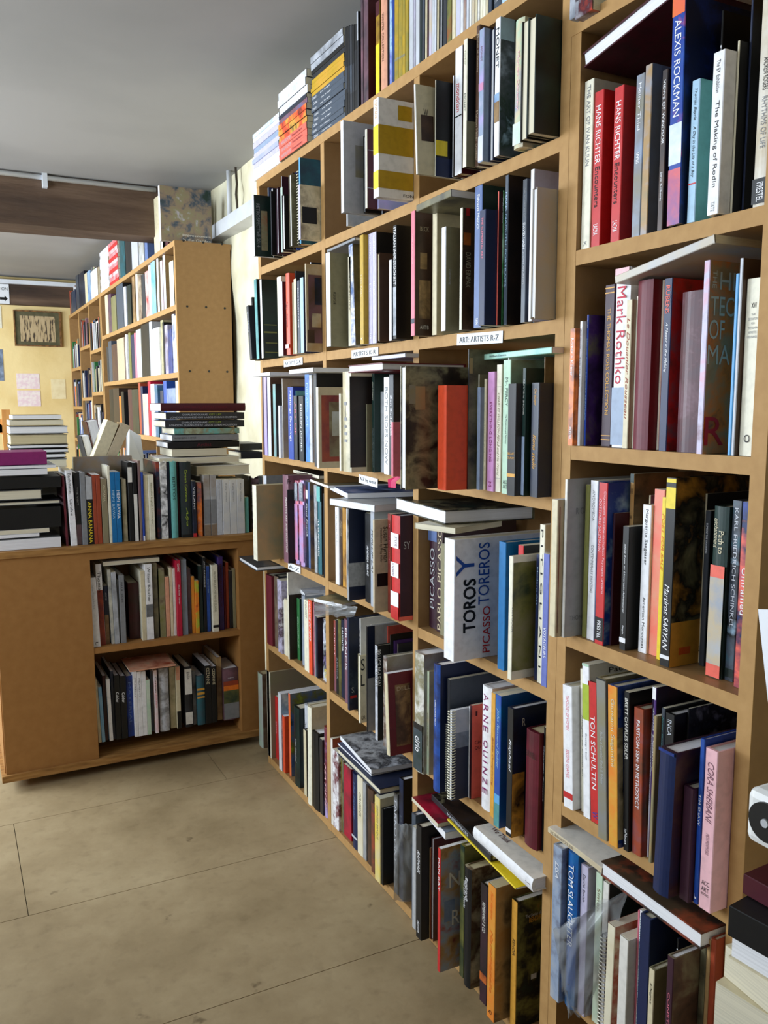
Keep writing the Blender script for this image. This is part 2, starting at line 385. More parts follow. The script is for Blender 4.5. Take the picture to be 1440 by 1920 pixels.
# wall with the windows
lw = MB(); wins = [(.75, 2.75), (3.7, 5.4), (6.35, 8.05)]; z0, z1 = 1.0, 2.5; c = YB
for a, b2 in wins:
    lw.box(XL-.12, XL, c, a, 0, ZC, M_WALL); lw.box(XL-.12, XL, a, b2, 0, z0, M_WALL); lw.box(XL-.12, XL, a, b2, z1, ZC, M_WALL); c = b2
lw.box(XL-.12, XL, c, YF, 0, ZC, M_WALL); struct(lw.build('wall_left'))
M_GLASS, nt_, b_ = newmat('window_glass', .02); b_.inputs['Transmission Weight'].default_value = 1; b_.inputs['Base Color'].default_value = (1, 1, 1, 1)
M_WFRAME, nt_, b_ = newmat('white_window_paint', .4); b_.inputs['Base Color'].default_value = lin('e8e8e4')
for k, (a, b2) in enumerate(wins):
    w = MB(); xx = XL-.08
    for y in (a, (a+b2)/2-.02, b2-.04): w.box(xx, xx+.05, y, y+.04, z0, z1, M_WFRAME)
    for z in (z0, 1.95, z1-.04): w.box(xx, xx+.05, a, b2, z, z+.04, M_WFRAME)
    w.box(xx+.02, xx+.024, a+.04, b2-.04, z0+.04, z1-.04, M_GLASS); struct(w.build('window_%d' % (k+1)))
# beams
bm = MB(); yb = 4.95
N = 60; V = []; F = []
prof = [(yb, 0), (yb, -.265), (yb+.22, -.265), (yb+.22, 0)]
for i in range(N+1):
    x = XL+(XR-.0-XL)*i/N
    for k, (y, z) in enumerate(prof):
        q = NZ.noise(Vector((x*1.7, k*3.1, 0)))*.014
        V.append((x, y+(q if k < 2 else 0), ZC+z+(q if k in (1, 2) else 0)))
for i in range(N):
    for k in range(3): F.append((i*4+k, i*4+k+1, i*4+k+5, i*4+k+4))
bm.poly(V, M_BEAM, F); struct(bm.build('beam', smooth=False), 'dark rough timber ceiling beam')
struct(slab('beam', XL, XR, YF-.09, YF-.001, ZC-.262, ZC-.078, M_BEAM), 'dark timber lintel across the end wall')
struct(slab('trim_1', XL, XR, YF-.13, YF-.001, ZC-.077, ZC-.04, M_DUCT), 'pale trunking along the top of the end wall')
# conduit on the beam with clips
cm = MB(); tube(cm, [(XL, yb-.02, ZC-.016), (XR-.3, yb-.02, ZC-.02)], .0125, M_DUCT)
o = cm.build('conduit_pipe', smooth=True); tag(o, 'thin pale conduit pipe running along the top of the dark timber beam', 'pipe')
cp = onY(84, 338, yb-.03)
for x in (cp.x, cp.x-1.1): slab('clip', x-.012, x+.012, yb-.04, yb-.002, ZC-.07, ZC, M_DUCT, o)
# trunking and conduit on the stone wall
t0 = slab('cable_trunking', XR-.075, XR+.02, 2.2, 4.86, EYE+.885, EYE+.955, M_GREYP)
tag(t0, 'white square cable trunking on the stone wall ending beside the far bookcase', 'trunking')
cm = MB(); tube(cm, [(XR-.03, 4.44, EYE+.955), (XR-.03, 4.44, ZC)], .014, M_GREYP)
tag(cm.build('conduit_pipe', smooth=True), 'grey vertical conduit rising from the trunking to the ceiling', 'pipe')
cm = MB(); tube(cm, [(XR-.03, 4.34, EYE+.955), (XR-.015, 4.36, EYE+1.0), (XR-.03, 4.33, EYE+1.06), (XR-.015, 4.36, EYE+1.12), (XR-.02, 4.36, ZC)], .006, M_SEAM, 6)
tag(cm.build('electric_cable', smooth=True), 'thin dark loose cable hanging beside the grey vertical conduit', 'cable')

# ================================================================ the bookcases
BD = .028; FRONT, BACK = 1.10, 1.40
def case(name, label, y_far, y_near, posts, shelves, top, zb=.0, bays=None, dbl=()):
    """root Empty; children: side panels, back, shelf boards per bay"""
    r = empty(name, ((FRONT+BACK)/2, (y_far+y_near)/2, 0)); tag(r, label, 'bookcase')
    def ch(n, x0, x1, y0, y1, z0, z1, mat=M_CHIP, edge=True):
        m = MB(); m.box(x0+(.0015 if edge else 0), x1, y0, y1, z0, z1, mat)
        if edge: m.box(x0, x0+.0015, y0, y1, z0, z1, M_EDGE)
        o = m.build(n, r); o.location = (-r.location.x, -r.location.y, 0); return o
    for y in posts: ch('upright_panel', FRONT, BACK, y-.014, y+.014, zb, EYE+top-(BD if y not in dbl else 0))
    ch('back_panel', BACK-.006, BACK, y_near, y_far, zb, EYE+top-BD, edge=False)
    ch('top_board', FRONT-.001, BACK, y_near-.0, y_far+.0, EYE+top-BD, EYE+top)
    for (a, b), zs in shelves:
        for z in zs: ch('shelf_board', FRONT+.0005, BACK-.006, b+.0141, a-.0141, EYE+z-BD, EYE+z)
    return r
yA, yAB, yBC, yCD, yD0, yD1 = 3.18, 2.562, 1.957, 1.372, 1.343, .889
case('bookcase', 'long chipboard bookcase of three bays full of art books, taped shelf signs', yA+.014, yCD-.014, (yA, yAB, yBC, yCD),
     [((yA, yAB), (.517, .167, -.192, -.582, -.952, -1.44)), ((yAB, yBC), (.517, .167, -.192, -.586, -.965, -1.44)),
      ((yBC, yCD), (.517, .167, -.192, -.60, -.97, -1.44))], .84)
case('bookcase', 'narrow chipboard bookcase with a bare side, shelves set lower than its neighbours', yD0+.014, yD1-.014, (yD0, yD1),
     [((yD0, yD1), (.292, -.083, -.465, -.83, -1.24))], .718, dbl=())
yE = 4.5
bc = case('bookcase', 'far chipboard bookcase with a bare screwed end panel, standing beyond the trolley', 8.75, yE, (yE+.014, 6.88, 6.93, 7.5, 8.1, 8.73),
     [((yE+.014, 6.88), (.517, .167, -.192, -.582, -.952, -1.44)),
      ((6.93, 7.5), (.44, .1, -.25, -.6, -.952, -1.44)), ((7.5, 8.1), (.5, .06, -.192, -.582, -.952, -1.44)), ((8.1, 8.73), (.34, -.02, -.32, -.62, -.952, -1.44))], .84)
for y_ in (5.1, 5.7, 6.3):
    for z0_, z1_ in ((-.58, -.22), (-.95, -.61)):
        o = slab('upright_panel', FRONT+.001, BACK-.007, y_-.011, y_+.011, EYE+z0_, EYE+z1_, M_CHIP, bc); o.location = (-bc.location.x, -bc.location.y, 0)
# unseen low bookcase across the aisle, added to block window light and shade the floor
oc = empty('low_bookcase', (-1.15, 1.1, 0)); tag(oc, 'low chipboard bookcase across the aisle from the long bookcase', 'bookcase')
for nm, bx in [('side_panel', (-1.3, -1.0, -1.2, -1.175, 0, 1.15)), ('side_panel', (-1.3, -1.0, 2.325, 2.35, 0, 1.15)), ('back_panel', (-1.3, -1.29, -1.175, 2.325, 0, 1.15)),
               ('top_board', (-1.3, -1.0, -1.2, 2.35, 1.15, 1.175))]+[('shelf_board', (-1.29, -1.0, -1.175, 2.325, z, z+.025)) for z in (.05, .42, .78)]:
    o = slab(nm, *bx, M_CHIP, oc); o.location = (-oc.location.x, -oc.location.y, 0)
# screw heads on the end panel
for px, py in [(344, 451), (381, 454.5), (416, 457.5), (351, 574.5), (386.5, 576), (421.5, 578), (356, 696), (392, 696.3), (426, 697)]:
    p = onY(px, py, yE-.0005); m = MB(); tube(m, [(0, -.0012, 0), (0, .0, 0)], .0062, M_BLACK, 10)
    o = m.build('screw_head', bc); o.location = (p.x-bc.location.x, p.y-bc.location.y, p.z)
p = onX(1093, 535, 1.19); m = MB(); tube(m, [(0, -.001, 0), (0, 0, 0)], .004, M_BLACK, 8)

# paper signs taped to shelf edges
M_PAPER, nt_, b_ = newmat('white_paper', .8, .2); b_.inputs['Base Color'].default_value = lin('eceef2')
def sign(px0, py0, px1, py1, hh, text, label, X=FRONT-.0025):
    a, b = onX(px0, py0, X), onX(px1, py1, X); L = a.y-b.y
    o = slab('paper_sign', 0, .0008, -L, 0, -hh, 0, M_PAPER); o.location = (X, a.y, a.z)
    if abs(b.z-a.z) > .001: o.rotation_euler = (math.atan2(a.z-b.z, L), 0, 0)
    m = MB(); write(m, text, inkmat('black'), (-.0006, -L*.06, -hh*.78), (0, -1, 0), (0, 0, 1), L*.86, hh*.5); m.build('handwriting', o)
    tag(o, label, 'sign'); return o
sign(857, 627, 943, 620, .026, 'ART: ARTISTS R-Z', 'paper sign handwritten R-Z taped on the shelf edge nearest the narrow bookcase')
sign(659, 657, 709, 650, .024, 'ARTISTS K-R', 'paper sign handwritten K-R taped on the middle bay shelf edge')
sign(532, 676, 567, 670, .024, 'ARTISTS G-K', 'small smudged paper sign taped under the orange-spined book')
sign(673, 889, 708, 898, .026, 'A-Z by Artist', 'paper sign reading A-Z by Artist on the middle bay shelf edge')
sign(540, 1054, 563, 1063, .026, 'A-Z', 'small torn paper sign on the shelf edge under the paired pink-edged books')
# ================================================================ the trolley
TY, TX0, TX1, TZ = 3.22*K, .112*K, 1.10*K, EYE-.515*K
tr_ = empty('book_trolley', ((TX0+TX1)/2, TY+.3, 0)); tag(tr_, 'wheeled chipboard book trolley with a blank door panel and two open shelves', 'trolley')
def tp(n, x0, x1, y0, y1, z0, z1, mat=M_CHIP):
    o = slab(n, x0, x1, y0, y1, z0, z1, mat, tr_); o.location = (-tr_.location.x, -tr_.location.y, 0); return o
M_TROL = mat_noise('trolley_board', [(.3, '9c6d3a'), (.5, 'a1723e'), (.7, 'a67742')], 30, .6, 5)
TB, TD = EYE-1.355*K, TY+.75
tp('top_board', TX0-.012, TX1+.02, TY-.012, TD, TZ-.024, TZ, M_PLY)
tp('blank_panel', TX0+.004, 00.46141, TY, TY+.018, TB+.026, TZ-.024, M_TROL)
tp('base_board', TX0-.012, TX1, TY-.014, TD, TB, TB+.026, M_PLY)
tp('side_panel', TX0, TX0+.018, TY+.018, TD, TB+.026, TZ-.024, M_TROL)
tp('side_panel', 00.46141, 0.4614, TY, TD, TB+.026, TZ-.024, M_TROL)
tp('side_panel', 1.0559, TX1+.004, TY, TD, TB+.026, TZ-.024, M_TROL)
tp('top_rail', 0.4614, 1.0559, TY, TY+.02, TZ-.056, TZ-.024, M_TROL)
tp('shelf_board', 0.4614, 1.0559, TY+.003, TY+.32, EYE-.925*K, EYE-.903*K, M_TROL)
tp('back_panel', 0.4614, 1.0559, TY+.32, TY+.332, TB+.026, TZ-.024, M_TROL)
for x, y in ((.27, TY+.09), (.72, TY+.09), (.27, TD-.1), (.9, TD-.1)):
    m = MB(); tube(m, [(x-.013, y, .0188), (x+.013, y, .0188)], .0188, M_GREYP, 20); m.box(x-.02, x+.02, y-.02, y+.02, .03, TB, M_GREYP)
    o = m.build('castor', tr_); o.location = (-tr_.location.x, -tr_.location.y, 0)
# ================================================================ books, shelf by shelf (far end first); numbers are where each spine was seen
D1, D2, D3, D4, D5 = ['%s shelf of the narrow bookcase' % w for w in ('top', 'second', 'third', 'fourth', 'lowest')]
T = (1020, 0, 3.4286)
row(D1, .292, '''
> 1020 0 3.4286
262 320 530 1.11 ivory|THE ART OF IVAN KLIUN~grey~.03~.5~.4;K~grey~.95~.98~.3
328 385 598 1.11 red|HANS RICHTER~white~.09~.46~.55;Encounters~black~.48~.74~.5;LACMA~white~.85~.92~.5
425 447 1015 1.18 grey
455 515 570 1.12 red|HANS RICHTER~white~.09~.46~.55;Encounters~black~.48~.74~.5;LACMA~white~.85~.92~.5
556 596 560 1.17 black
596 650 490 1.13 bluegrey+grey+khaki|Heiner Thiel~white~.05~.33~.35;Will~white~.46~.53~.4
655 700 425 1.12 bluegrey+tan+khaki/bluegrey+grey|$bluegrey~.0~.9~.0~.1
765 800 455 1.12 charcoal+brown|VIEWS OF WINDSOR~white~.06~.45~.45;Jane Roberts~white~.62~.8~.4
832 915 -5 1.09 royal+blue+royal+coral/royal+navy+ink,l1|ALEXIS ROCKMAN~white~.1~.52~.5;#coral+orange~.0~.08;#lightblue+white~.55~.73;#coral+blue~.75~1
958 1010 522 1.10 lightblue/turquoise|/Thomas Bayrle~black~.06~.28~.4;/A Day in the Life of a Boy~black~.32~.68~.4;#red~.72~.73
1100 1158 92 1.14 black|RODIN~white~.16~.5~.6
1097 1172 343 1.085 white|The EY Exhibition~black~.05~.25~.3;The Making of Rodin~black~.3~.83~.42;TATE~grey~.92~.98~.3
1180 1226 295 1.11 cream+ivory/black
1255 1350 -60 1.13 ink/black
1408 1520 -40 1.11 beige+offwhite|ANDREW ROGERS~black~.3~.45~.3;RHYTHMS OF LIFE~grey~.48~.72~.3;#black~.86~.98;PRESTEL~white~.88~.97~.4
''', lim=(-1.3275, -.905))
flat(D1, 90, 243, 445, 900, -10, 1.10, 1.10, .028, .26, 'darkbrown+maroon+black,F,H,w', tr=T, tilt=10)
row(D2, -.083, '''
> 1020 440 3.4286
155 190 608 1.09 black+orange+black|Römer + Römer~white~.08~.4~.5;PRESTEL~white~.84~.95~.4
192 235 563 1.1 white/offwhite|Paul Ramsay~black~.07~.22~.35;You the Love~black~.28~.52~.3
236 275 522 1.11 royal/black+purple+olive|TYLER~white~.04~.1~.3;Malcolm Root's RAILWAY PAINTINGS~lightblue~.18~.8~.45
384 446 330 1.13 plum|THE THOMAS ROSS COLLECTION~gold~.14~.8~.35;#gold~.015~.022;#gold~.045~.052;#gold~.93~.936;#gold~.955~.961
450 543 225 1.115 white|Mark Rothko~crimson~.1~.64~.6;#bluegrey~.66~.985;#pink~.0~.05
508 560 425 1.11 cream|/Le Douanier Rousseau~rust~.12~.8~.5
563 592 402 1.12 ivory
592 690 300 1.096 burgundy,H
718 772 300 1.12 ivory/cream
776 828 285 1.10 navy/teal+red+darkgreen|RUBENS~coral~.04~.2~.5;/A Master in the Making~white~.25~.54~.4
884 1020 372 1.1 plum+maroon+mauve/mauve,R
1038 1078 168 1.09 rose+lavender+mauve/wood+tan+orange+brown,B|%THE~cream~.2~.05~.14~.03;@HI~cream~.4~.98~.1~.09;@TEC~cream~.08~.98~.23~.1;@OF~cream~.06~.65~.35~.1;@MA~cream~.04~.9~.48~.1;@R~red~.05~.8~.88~.15
1246 1268 250 1.1 sky
1268 1296 152 1.1 silver/brown+darkbrown
1316 1430 285 1.11 ivory,H,d|-XVI~black~.15~.03~.3;-THE~grey~.2~.012~.25;-DECORATIONS~grey~.225~.014~.6;-FOR~grey~.25~.012~.2;-THE POMPA~grey~.275~.014~.6;-INTROITUS~grey~.3~.014~.5;-FERDINANDI~grey~.325~.014~.6;-O~black~.9~.045~.35
''', lim=(-1.3275, -.905))
flat(D2, 90, 450, 318, 1090, 150, 1.07, 1.07, .014, .24, 'lightgrey+beige,P', tr=(1020, 440, 3.4286), tilt=9)
row(D3, -.465, '''
> 1020 860 3.4286
22 62 255 1.055 cream/beige,w|$rust+black~.3~.4~.05~.97
107 124 128 1.07 offwhite/lightgrey,H,w,x,B|@R O~grey~.5~.95~.2~.04;@THOM~grey~.3~.95~.88~.03
240 270 162 1.109 olive
273 322 135 1.108 white/offwhite|ANDROMEDA~grey~.06~.25~.3;CONTEMPORARY PAINTING~grey~.4~.7~.3
328 386 148 1.1 red/royal+royal+lightblue|Cityscapes Stadtlandschaften Paysages urbains~pink~.05~.68~.3~.22;GOTTFRIED SALZMANN~pink~.1~.42~.3~-.22;#black~.83~.975;PRESTEL~white~.85~.96~.4
402 432 343 1.115 plum/maroon
480 558 88 1.15 tan+wood/tan+darkgreen,d|#darkgreen~.0~.05;-VAN GOGH~darkbrown~.1~.03~.6;-MARVA~darkbrown~.25~.02~.6
485 528 428 1.115 black|Penguin~white~.8~.87~.3;/Ideas from an Uncertain Adventurer~white~.14~.7~.22;#white~.9~.94
603 640 225 1.16 cream/mauve
615 672 290 1.135 white|Marguerite Saegesser~black~.03~.4~.4;American Monotypes~black~.62~.97~.35
678 762 190 1.14 salmon+coral,P
742 770 244 1.13 yellow|/POET FOR SALE~orange~.1~.45~.5
774 840 118 1.11 black/khaki+black+gold,B,H|#yellow~.005~.16;#black~.025~.05;/Martiros SARYAN~white~.56~.91~.5;#white~.94~.96;$gold~.0~1~.76~1;$red+orange~.3~.7~.9~.94
985 1022 218 1.18 cream/black+charcoal|ANDREY AND LYDIA~grey~.1~.35~.3;H~black~.9~.93~.6
1025 1060 330 1.17 charcoal|LUMIERE THE DRAWING~white~.08~.27~.3
1080 1178 300 1.135 darkgreen,R,H|Path to~cream~.14~.27~.35~.15;/enchantment~cream~.07~.24~.3~-.2;#coral~.34~.41;#bluegrey+beige+lightgrey~.41~.92;#coral~.92~.995
1183 1272 262 1.145 teal+slate+black+lightblue,H|KARL FRIEDRICH SCHINKEL~silver~.04~.7~.4;#black+darkgreen~.93~.98
1275 1352 275 1.13 royal+navy+coral+purple,P|Unframed~white~.35~.6~.5
''', lim=(-1.3275, -.905))
row(D4, -.83, '''
> 1020 1200 3.4286
105 170 275 1.093 white,l3|TAPOLOGY OF WOMEN~rose~.08~.36~.3;SECOND CHANCE~rose~.52~.75~.3;#red~.87~.92
170 192 290 1.13 cream,l3
192 246 165 1.11 ivory,l3|/Images of Children~grey~.32~.75~.4
252 300 148 1.1 white/white,l3,B|#lime~.13~.36;#mint~.0~.015;Drawings in South~slate~.45~.62~.25;@Paolo Scheggi~black~.2~.8~.06~.045
290 350 262 1.1 red/burgundy,l4.4|TON SCHULTEN~white~.24~.76~.5;W~royal~.92~.97~.6
352 416 243 1.07 grey+khaki/khaki,l3.5|Richard Sapolsky Black & White~lightgrey~.33~.65~.35;#black~.0~.01
432 497 292 1.07 orange+gold+orange/steel+royal+cream,l3,B|Giovanni Segantini~cream~.08~.5~.45;$khaki+cream+black~.0~1~.25~.95
542 580 338 1.08 black/black,l2.3|BRETT CHARLES SEILER~offwhite~.04~.42~.55;teNeues~white~.86~.96~.5
608 676 440 1.087 mauve+rust+brown,l1.5,H|PARITOSH SEN: IN RETROSPECT~white~.08~.68~.35
680 722 328 1.1 lavender+white|HONG SEUNG HYE / ORGANIC~purple~.12~.68~.35
722 762 308 1.1 purple/ink+plum,l1,B|#white~.0~.07;/Sonia Delaunay~white~.12~.5~.4;@Sonia~grey~.35~.75~.12~.05
738 766 498 1.09 tan+khaki
768 822 438 1.1 slate+charcoal/charcoal|/Jersey Sharp~turquoise~.05~.24~.4;On~white~.3~.36~.5
825 888 480 1.1 black,H,w|INCA~silver~.04~.14~.45
890 897 425 1.13 black/silver+black+slate,P
790 902 712 1.03 navy/brown+plum+navy,H,w,B,l-1|#royal+navy~.0~.02
960 1030 962 1.054 plum,H
1052 1108 650 1.064 royal+blue+navy/royal,w,H|TIM SHAW~white~.33~.52~.45;J~white~.94~.97~.4
1112 1200 720 1.063 pink,w,H,B|/CORA SHEIBANI~mauve~.08~.45~.5;METAMORPHOSIS~mauve~.52~.65~.25;-ACC~charcoal~.83~.028~.6;-ART~charcoal~.87~.028~.6;-BOOKS~charcoal~.9~.015~.6
''', lim=(-1.3275, -.905))
row(D5, -1.24, '''
> 1020 1440 3.4286
60 122 485 1.06 lightgrey+bluegrey+plum,H,w|/LISA~white~.1~.2~.4
152 222 530 1.07 blue+cobalt,H|TOM SLAUGHTER~white~.07~.6~.5
248 300 618 1.08 lavender,H|David Smith~black~.06~.24~.3
303 345 640 1.10 beige+mauve
350 398 674 1.09 mint+ivory|Simon~khaki~.1~.25~.4
400 442 735 1.09 offwhite/darkgreen
386 420 1085 1.07 Z
440 492 1015 1.05 cream+ivory/cream+rust+beige,l-1,B
525 588 1100 1.04 offwhite,P
600 645 908 1.06 rose,P|Contini~mauve~.1~.2~.4;Young Design~mauve~.4~.6~.4
645 682 930 1.06 white|turning categorizer directing is talking~teal~.03~.95~.5
668 742 968 1.05 navy/navy,H
735 775 1325 1.03 cream/khaki,H|/Degas~black~.1~.25~.4
845 882 1085 1.08 black/ink,H|ILLUMINA~white~.06~.35~.6;THE ART OF ET~white~.5~.8~.4
868 915 1255 1.02 plum/khaki+brown+black,H,w,B|CONSTANT DREAM AND~rose~.2~.8~.3
1055 1132 1120 1.08 black+khaki,H,d
1132 1160 1150 1.08 tan
1160 1197 1150 1.08 rust,H
''', lim=(-1.3275, -.905))
# ---- wide bay C
C1, C2, C3, C4, C5, C6 = ['%s shelf of the bay signed R-Z' % w for w in ('top', 'second', 'third', 'fourth', 'fifth', 'bottom')]
row(C1, .517, '''
> 780 0 4.8
-22 -5 763 .985 offwhite/cream,l3.5,H,w,B|@W~charcoal~.45~.7~.3~.08;$black+brown~.28~1~.33~.62
112 130 763 1.03 ivory/black,w,B|$yellow~.0~.7~.62~.78;$navy~.0~1~.8~1
158 172 585 1.10 white/black
238 262 680 1.12 charcoal
303 333 703 1.07 white/darkbrown
368 446 438 1.07 white/maroon,H|mondrian~red~.28~.5~.55;#black~.53~.54
455 488 275 1.12 lavender/mauve|HANDSOME PRINTS~mauve~.2~.8~.4
478 520 330 1.05 ivory/black,H,w|Tucker~khaki~.08~.2~.3;MONET~charcoal~.42~.56~.35;$khaki~.0~1~.64~1
605 645 198 1.07 brown,P|Monet at Giverny~beige~.06~.33~.5;Malson Miller Dunbar~beige~.6~.96~.5
648 705 222 1.06 lavender+bluegrey+lilac/bluegrey,P|MONET~mauve~.13~.24~.35;#rose+lilac~.4~.46;#silver+white~.8~.99
742 812 215 1.075 ink/ink,F,H,w
830 888 100 1.065 white/bluegrey+slate+darkgreen+lightblue,H,w,B|MONET~black~.07~.36~.55;#royal+lightblue~.54~.6;#brown+tan~.6~.75;$lightblue+bluegrey~.0~1~.0~.16
1045 1150 88 1.07 turquoise+mint+cream+bluegrey,H|Monet Giverny~pink~.25~.7~.35;#white+mint~.8~.97
1158 1242 65 1.05 ink/black,F,H,c
1246 1345 18 1.04 ink/darkgreen+black,F,H,c
''', lim=(-1.941, -1.388))
row(C2, .167, '''
> 780 320 4.8
-44 -6 370 1.045 rose/darkbrown+brown,P,B|/Max Beckmann~pink~.18~.42~.3;#ink~.86~.9;@BECK~beige~.3~.8~.14~.035;$khaki+tan+darkbrown~.3~.7~.33~.46;$khaki+tan+darkbrown~.25~.9~.55~.86;@ART/B~offwhite~.3~.8~.93~.03
160 205 385 1.08 cream/cream
272 315 500 1.04 white/khaki,H,w|%Zeichnung~lightgrey~.3~.4~.55~.03
455 480 318 1.06 ivory/black+brown+darkbrown|$orange+brown~.1~.7~.2~.3;%DAVID EINPAK~beige~.5~.36~.65~.05;$red~.3~.6~.0~.06
608 686 118 1.065 steel/darkgreen,P|Edvard Munch~white~.06~.3~.35;tate~white~.93~.98~.3
672 736 328 1.04 navy,P|THE ELEMENTAL ART~rose~.06~.42~.3
735 762 190 1.07 coral/black+maroon
805 850 172 1.08 mint+green+darkgreen,P|/Murillo~white~.05~.24~.5
862 902 65 1.09 ivory,P
905 955 6 1.08 slate/black+darkbrown,P,B|HANS NAMUTH: PORTRAITS~lightblue~.11~.74~.5
985 1000 408 1.13 lightgrey/silver+slate,l5,P|$olive+darkgreen~.0~1~.6~1
1110 1158 28 1.08 slate+charcoal,P|THE SCULPTURE OF~grey~.06~.26~.35;DAVID NASH~white~.3~.48~.45;JULIAN ANDREWS~lightgrey~.5~.73~.4
1160 1192 20 1.10 lightblue/navy
1195 1232 -70 1.08 white/lavender,H
1232 1288 95 1.05 burgundy/beige+lightgrey,F,H,w,B
''', lim=(-1.941, -1.388))
flat(C2, 90, 3, 372, 312, 195, 1.03, 1.03, .016, .27, 'charcoal+khaki,P,w', tr=(780, 320, 4.8), tilt=1.2)
row(C3, -.192, '''
> 740 640 4.2353
46 98 200 0.905 black/black+khaki+darkbrown+black,F,H,w,x,B|$khaki+grey~.1~.3~.15~.3;$tan+khaki~.3~.6~.16~.35
362 446 350 0.975 vermilion,x,B,S
540 600 68 1.03 black/black+khaki,x,B|$khaki+tan~.05~.45~.06~.17
602 645 266 1.055 ivory/khaki,P|/Parmigianino~khaki~.45~.75~.4;#black~.89~.9
650 725 366 1.05 bluegrey,P,S
740 778 297 1.06 cream/cream|The Pursuit of Beauty~khaki~.2~.75~.25;MASTERPIECES~khaki~.78~.95~.25
802 866 240 1.055 orchid,P|EVERYTHING LONGING~magenta~.25~.75~.35;M~magenta~.92~.96~.4
868 935 182 1.06 ivory,P|/CHARLES WILLSON PEALE and His World~khaki~.22~.87~.4;#grey~.17~.173;#grey~.89~.893
940 988 122 1.075 white
958 1034 143 1.05 mint/mint+khaki,H|Mr. PERCY~darkgreen~.13~.34~.35;The Miniaturist and Fabulous~darkgreen~.4~.62~.2;-ACC~darkgreen~.91~.03~.6;-ART~darkgreen~.945~.03~.6
1015 1100 333 1.04 black/charcoal,H|-BILLAT~gold~.62~.02~.8;-DUMAY~gold~.66~.02~.8;#gold~.8~.83
1103 1185 208 1.055 darkgreen/darkgreen,H,B|^SIMONE PHEULPIN~offwhite~.09~.36~.4;#bluegrey~.53~.99
1225 1252 120 1.10 brown+tan
1236 1316 325 1.065 ink+charcoal,P|/Chi danger~gold~.05~.2~.35;/fiona stella~gold~.45~.75~.4
''', lim=(-1.941, -1.388))
flat(C3, 90, 675, 152, 1246, 88, 1.07, 1.07, .0125, .2, 'turquoise+mint,P,w', 'William Daniels~slate~.15~.4~.35', tr=(740, 640, 4.2353), tilt=.6)
row(C4, -.60, '''
> 740 920 4.2353
258 328 285 1.13 plum,H|^PICASSO~lightgrey~.2~.8~.5;#steel~.01~.13
326 380 262 1.125 darkbrown+plum,P|^PABLO PICASSO~beige~.02~.98~.6
358 392 418 1.115 khaki
396 478 372 1.02 white/white,x,B,S|&TOROS~black~.335~.33~.77~.27;&TOROS~black~.35~.333~.773~.27;&TOROS~black~.342~.327~.767~.27;&Y~blue~.24~.13~.3~.4;&TOREROS~blue~.66~.04~.55~.25;&PICASSO~red~.73~.57~.96~.17
835 892 402 1.085 cobalt/cobalt,x,H,B
990 1034 430 1.10 red/charcoal|@PICASSO~white~.4~.9~.05~.03
905 952 515 1.062 ivory/offwhite,P,x,B|$darkgreen+olive+khaki~.02~1~.05~.93;%VAN GOGH~grey~.01~.4~.6~.015
1138 1166 505 1.11 navy,P|Modern Art~lightblue~.1~.4~.3
1168 1210 268 1.105 ivory,P|P I T I G L I A N I~black~.03~.9~.4
1198 1246 500 1.1 periwinkle/white,P|VOYAGEURS~white~.55~.78~.45
''', lim=(-1.941, -1.388))
row(C5, -.97, '''
> 740 1200 4.2353
150 224 85 1.057 lightgrey+khaki+offwhite+brown/lightgrey+taupe,H,w|#black~.59~.64;#darkgreen+slate~.64~.99;cirio~white~.7~.83~.5
228 276 228 1.07 mint+cream/cream,H|/GENSCHEIM~khaki~.4~.72~.4
308 362 183 1.04 navy+blue+navy/navy,H,w|CHRISTOPHER PRATT~white~.28~.48~.2
372 394 645 1.06 Z
415 450 305 1.06 charcoal/slate
440 464 562 1.045 Z
575 604 514 1.095 white,P|Dubuffet~grey~.05~.2~.4
605 628 518 1.095 black+maroon/coral,P,B|@1~maroon~.4~.6~.09~.05;@CH~maroon~.35~.95~.4~.04;@QU~maroon~.35~.95~.46~.04
708 786 362 1.095 white/white,H,w|A~magenta~.06~.115~.45;R~magenta~.145~.2~.45;N~magenta~.23~.285~.45;E~magenta~.315~.36~.45;Q~magenta~.43~.49~.45;U~magenta~.515~.565~.45;I~magenta~.6~.61~.45;N~magenta~.65~.705~.45;Z~magenta~.735~.785~.45;E~magenta~.82~.865~.45
790 826 425 1.09 gold,P|/Bildde Overpainting~rust~.35~.75~.45
828 876 440 1.073 royal+blue+cobalt/blue+cobalt,P|/John Raimund Sadner~lightblue~.1~.55~.45;#sky~.75~.82;#teal+turquoise~.82~1
930 978 545 1.073 black/navy+ink+black,H,w,B|/Raphael~white~.24~.49~.5;$brown+gold+black~.0~1~.5~1;@R~offwhite~.75~.98~.11~.06;#white~.94~.97
1075 1182 718 1.085 maroon+burgundy,H,d,B|-BRUNELL~darkbrown~.2~.05~.7
1204 1243 700 1.1 black,P|/Georges Rouault~white~.15~.6~.4
''', lim=(-1.941, -1.388))
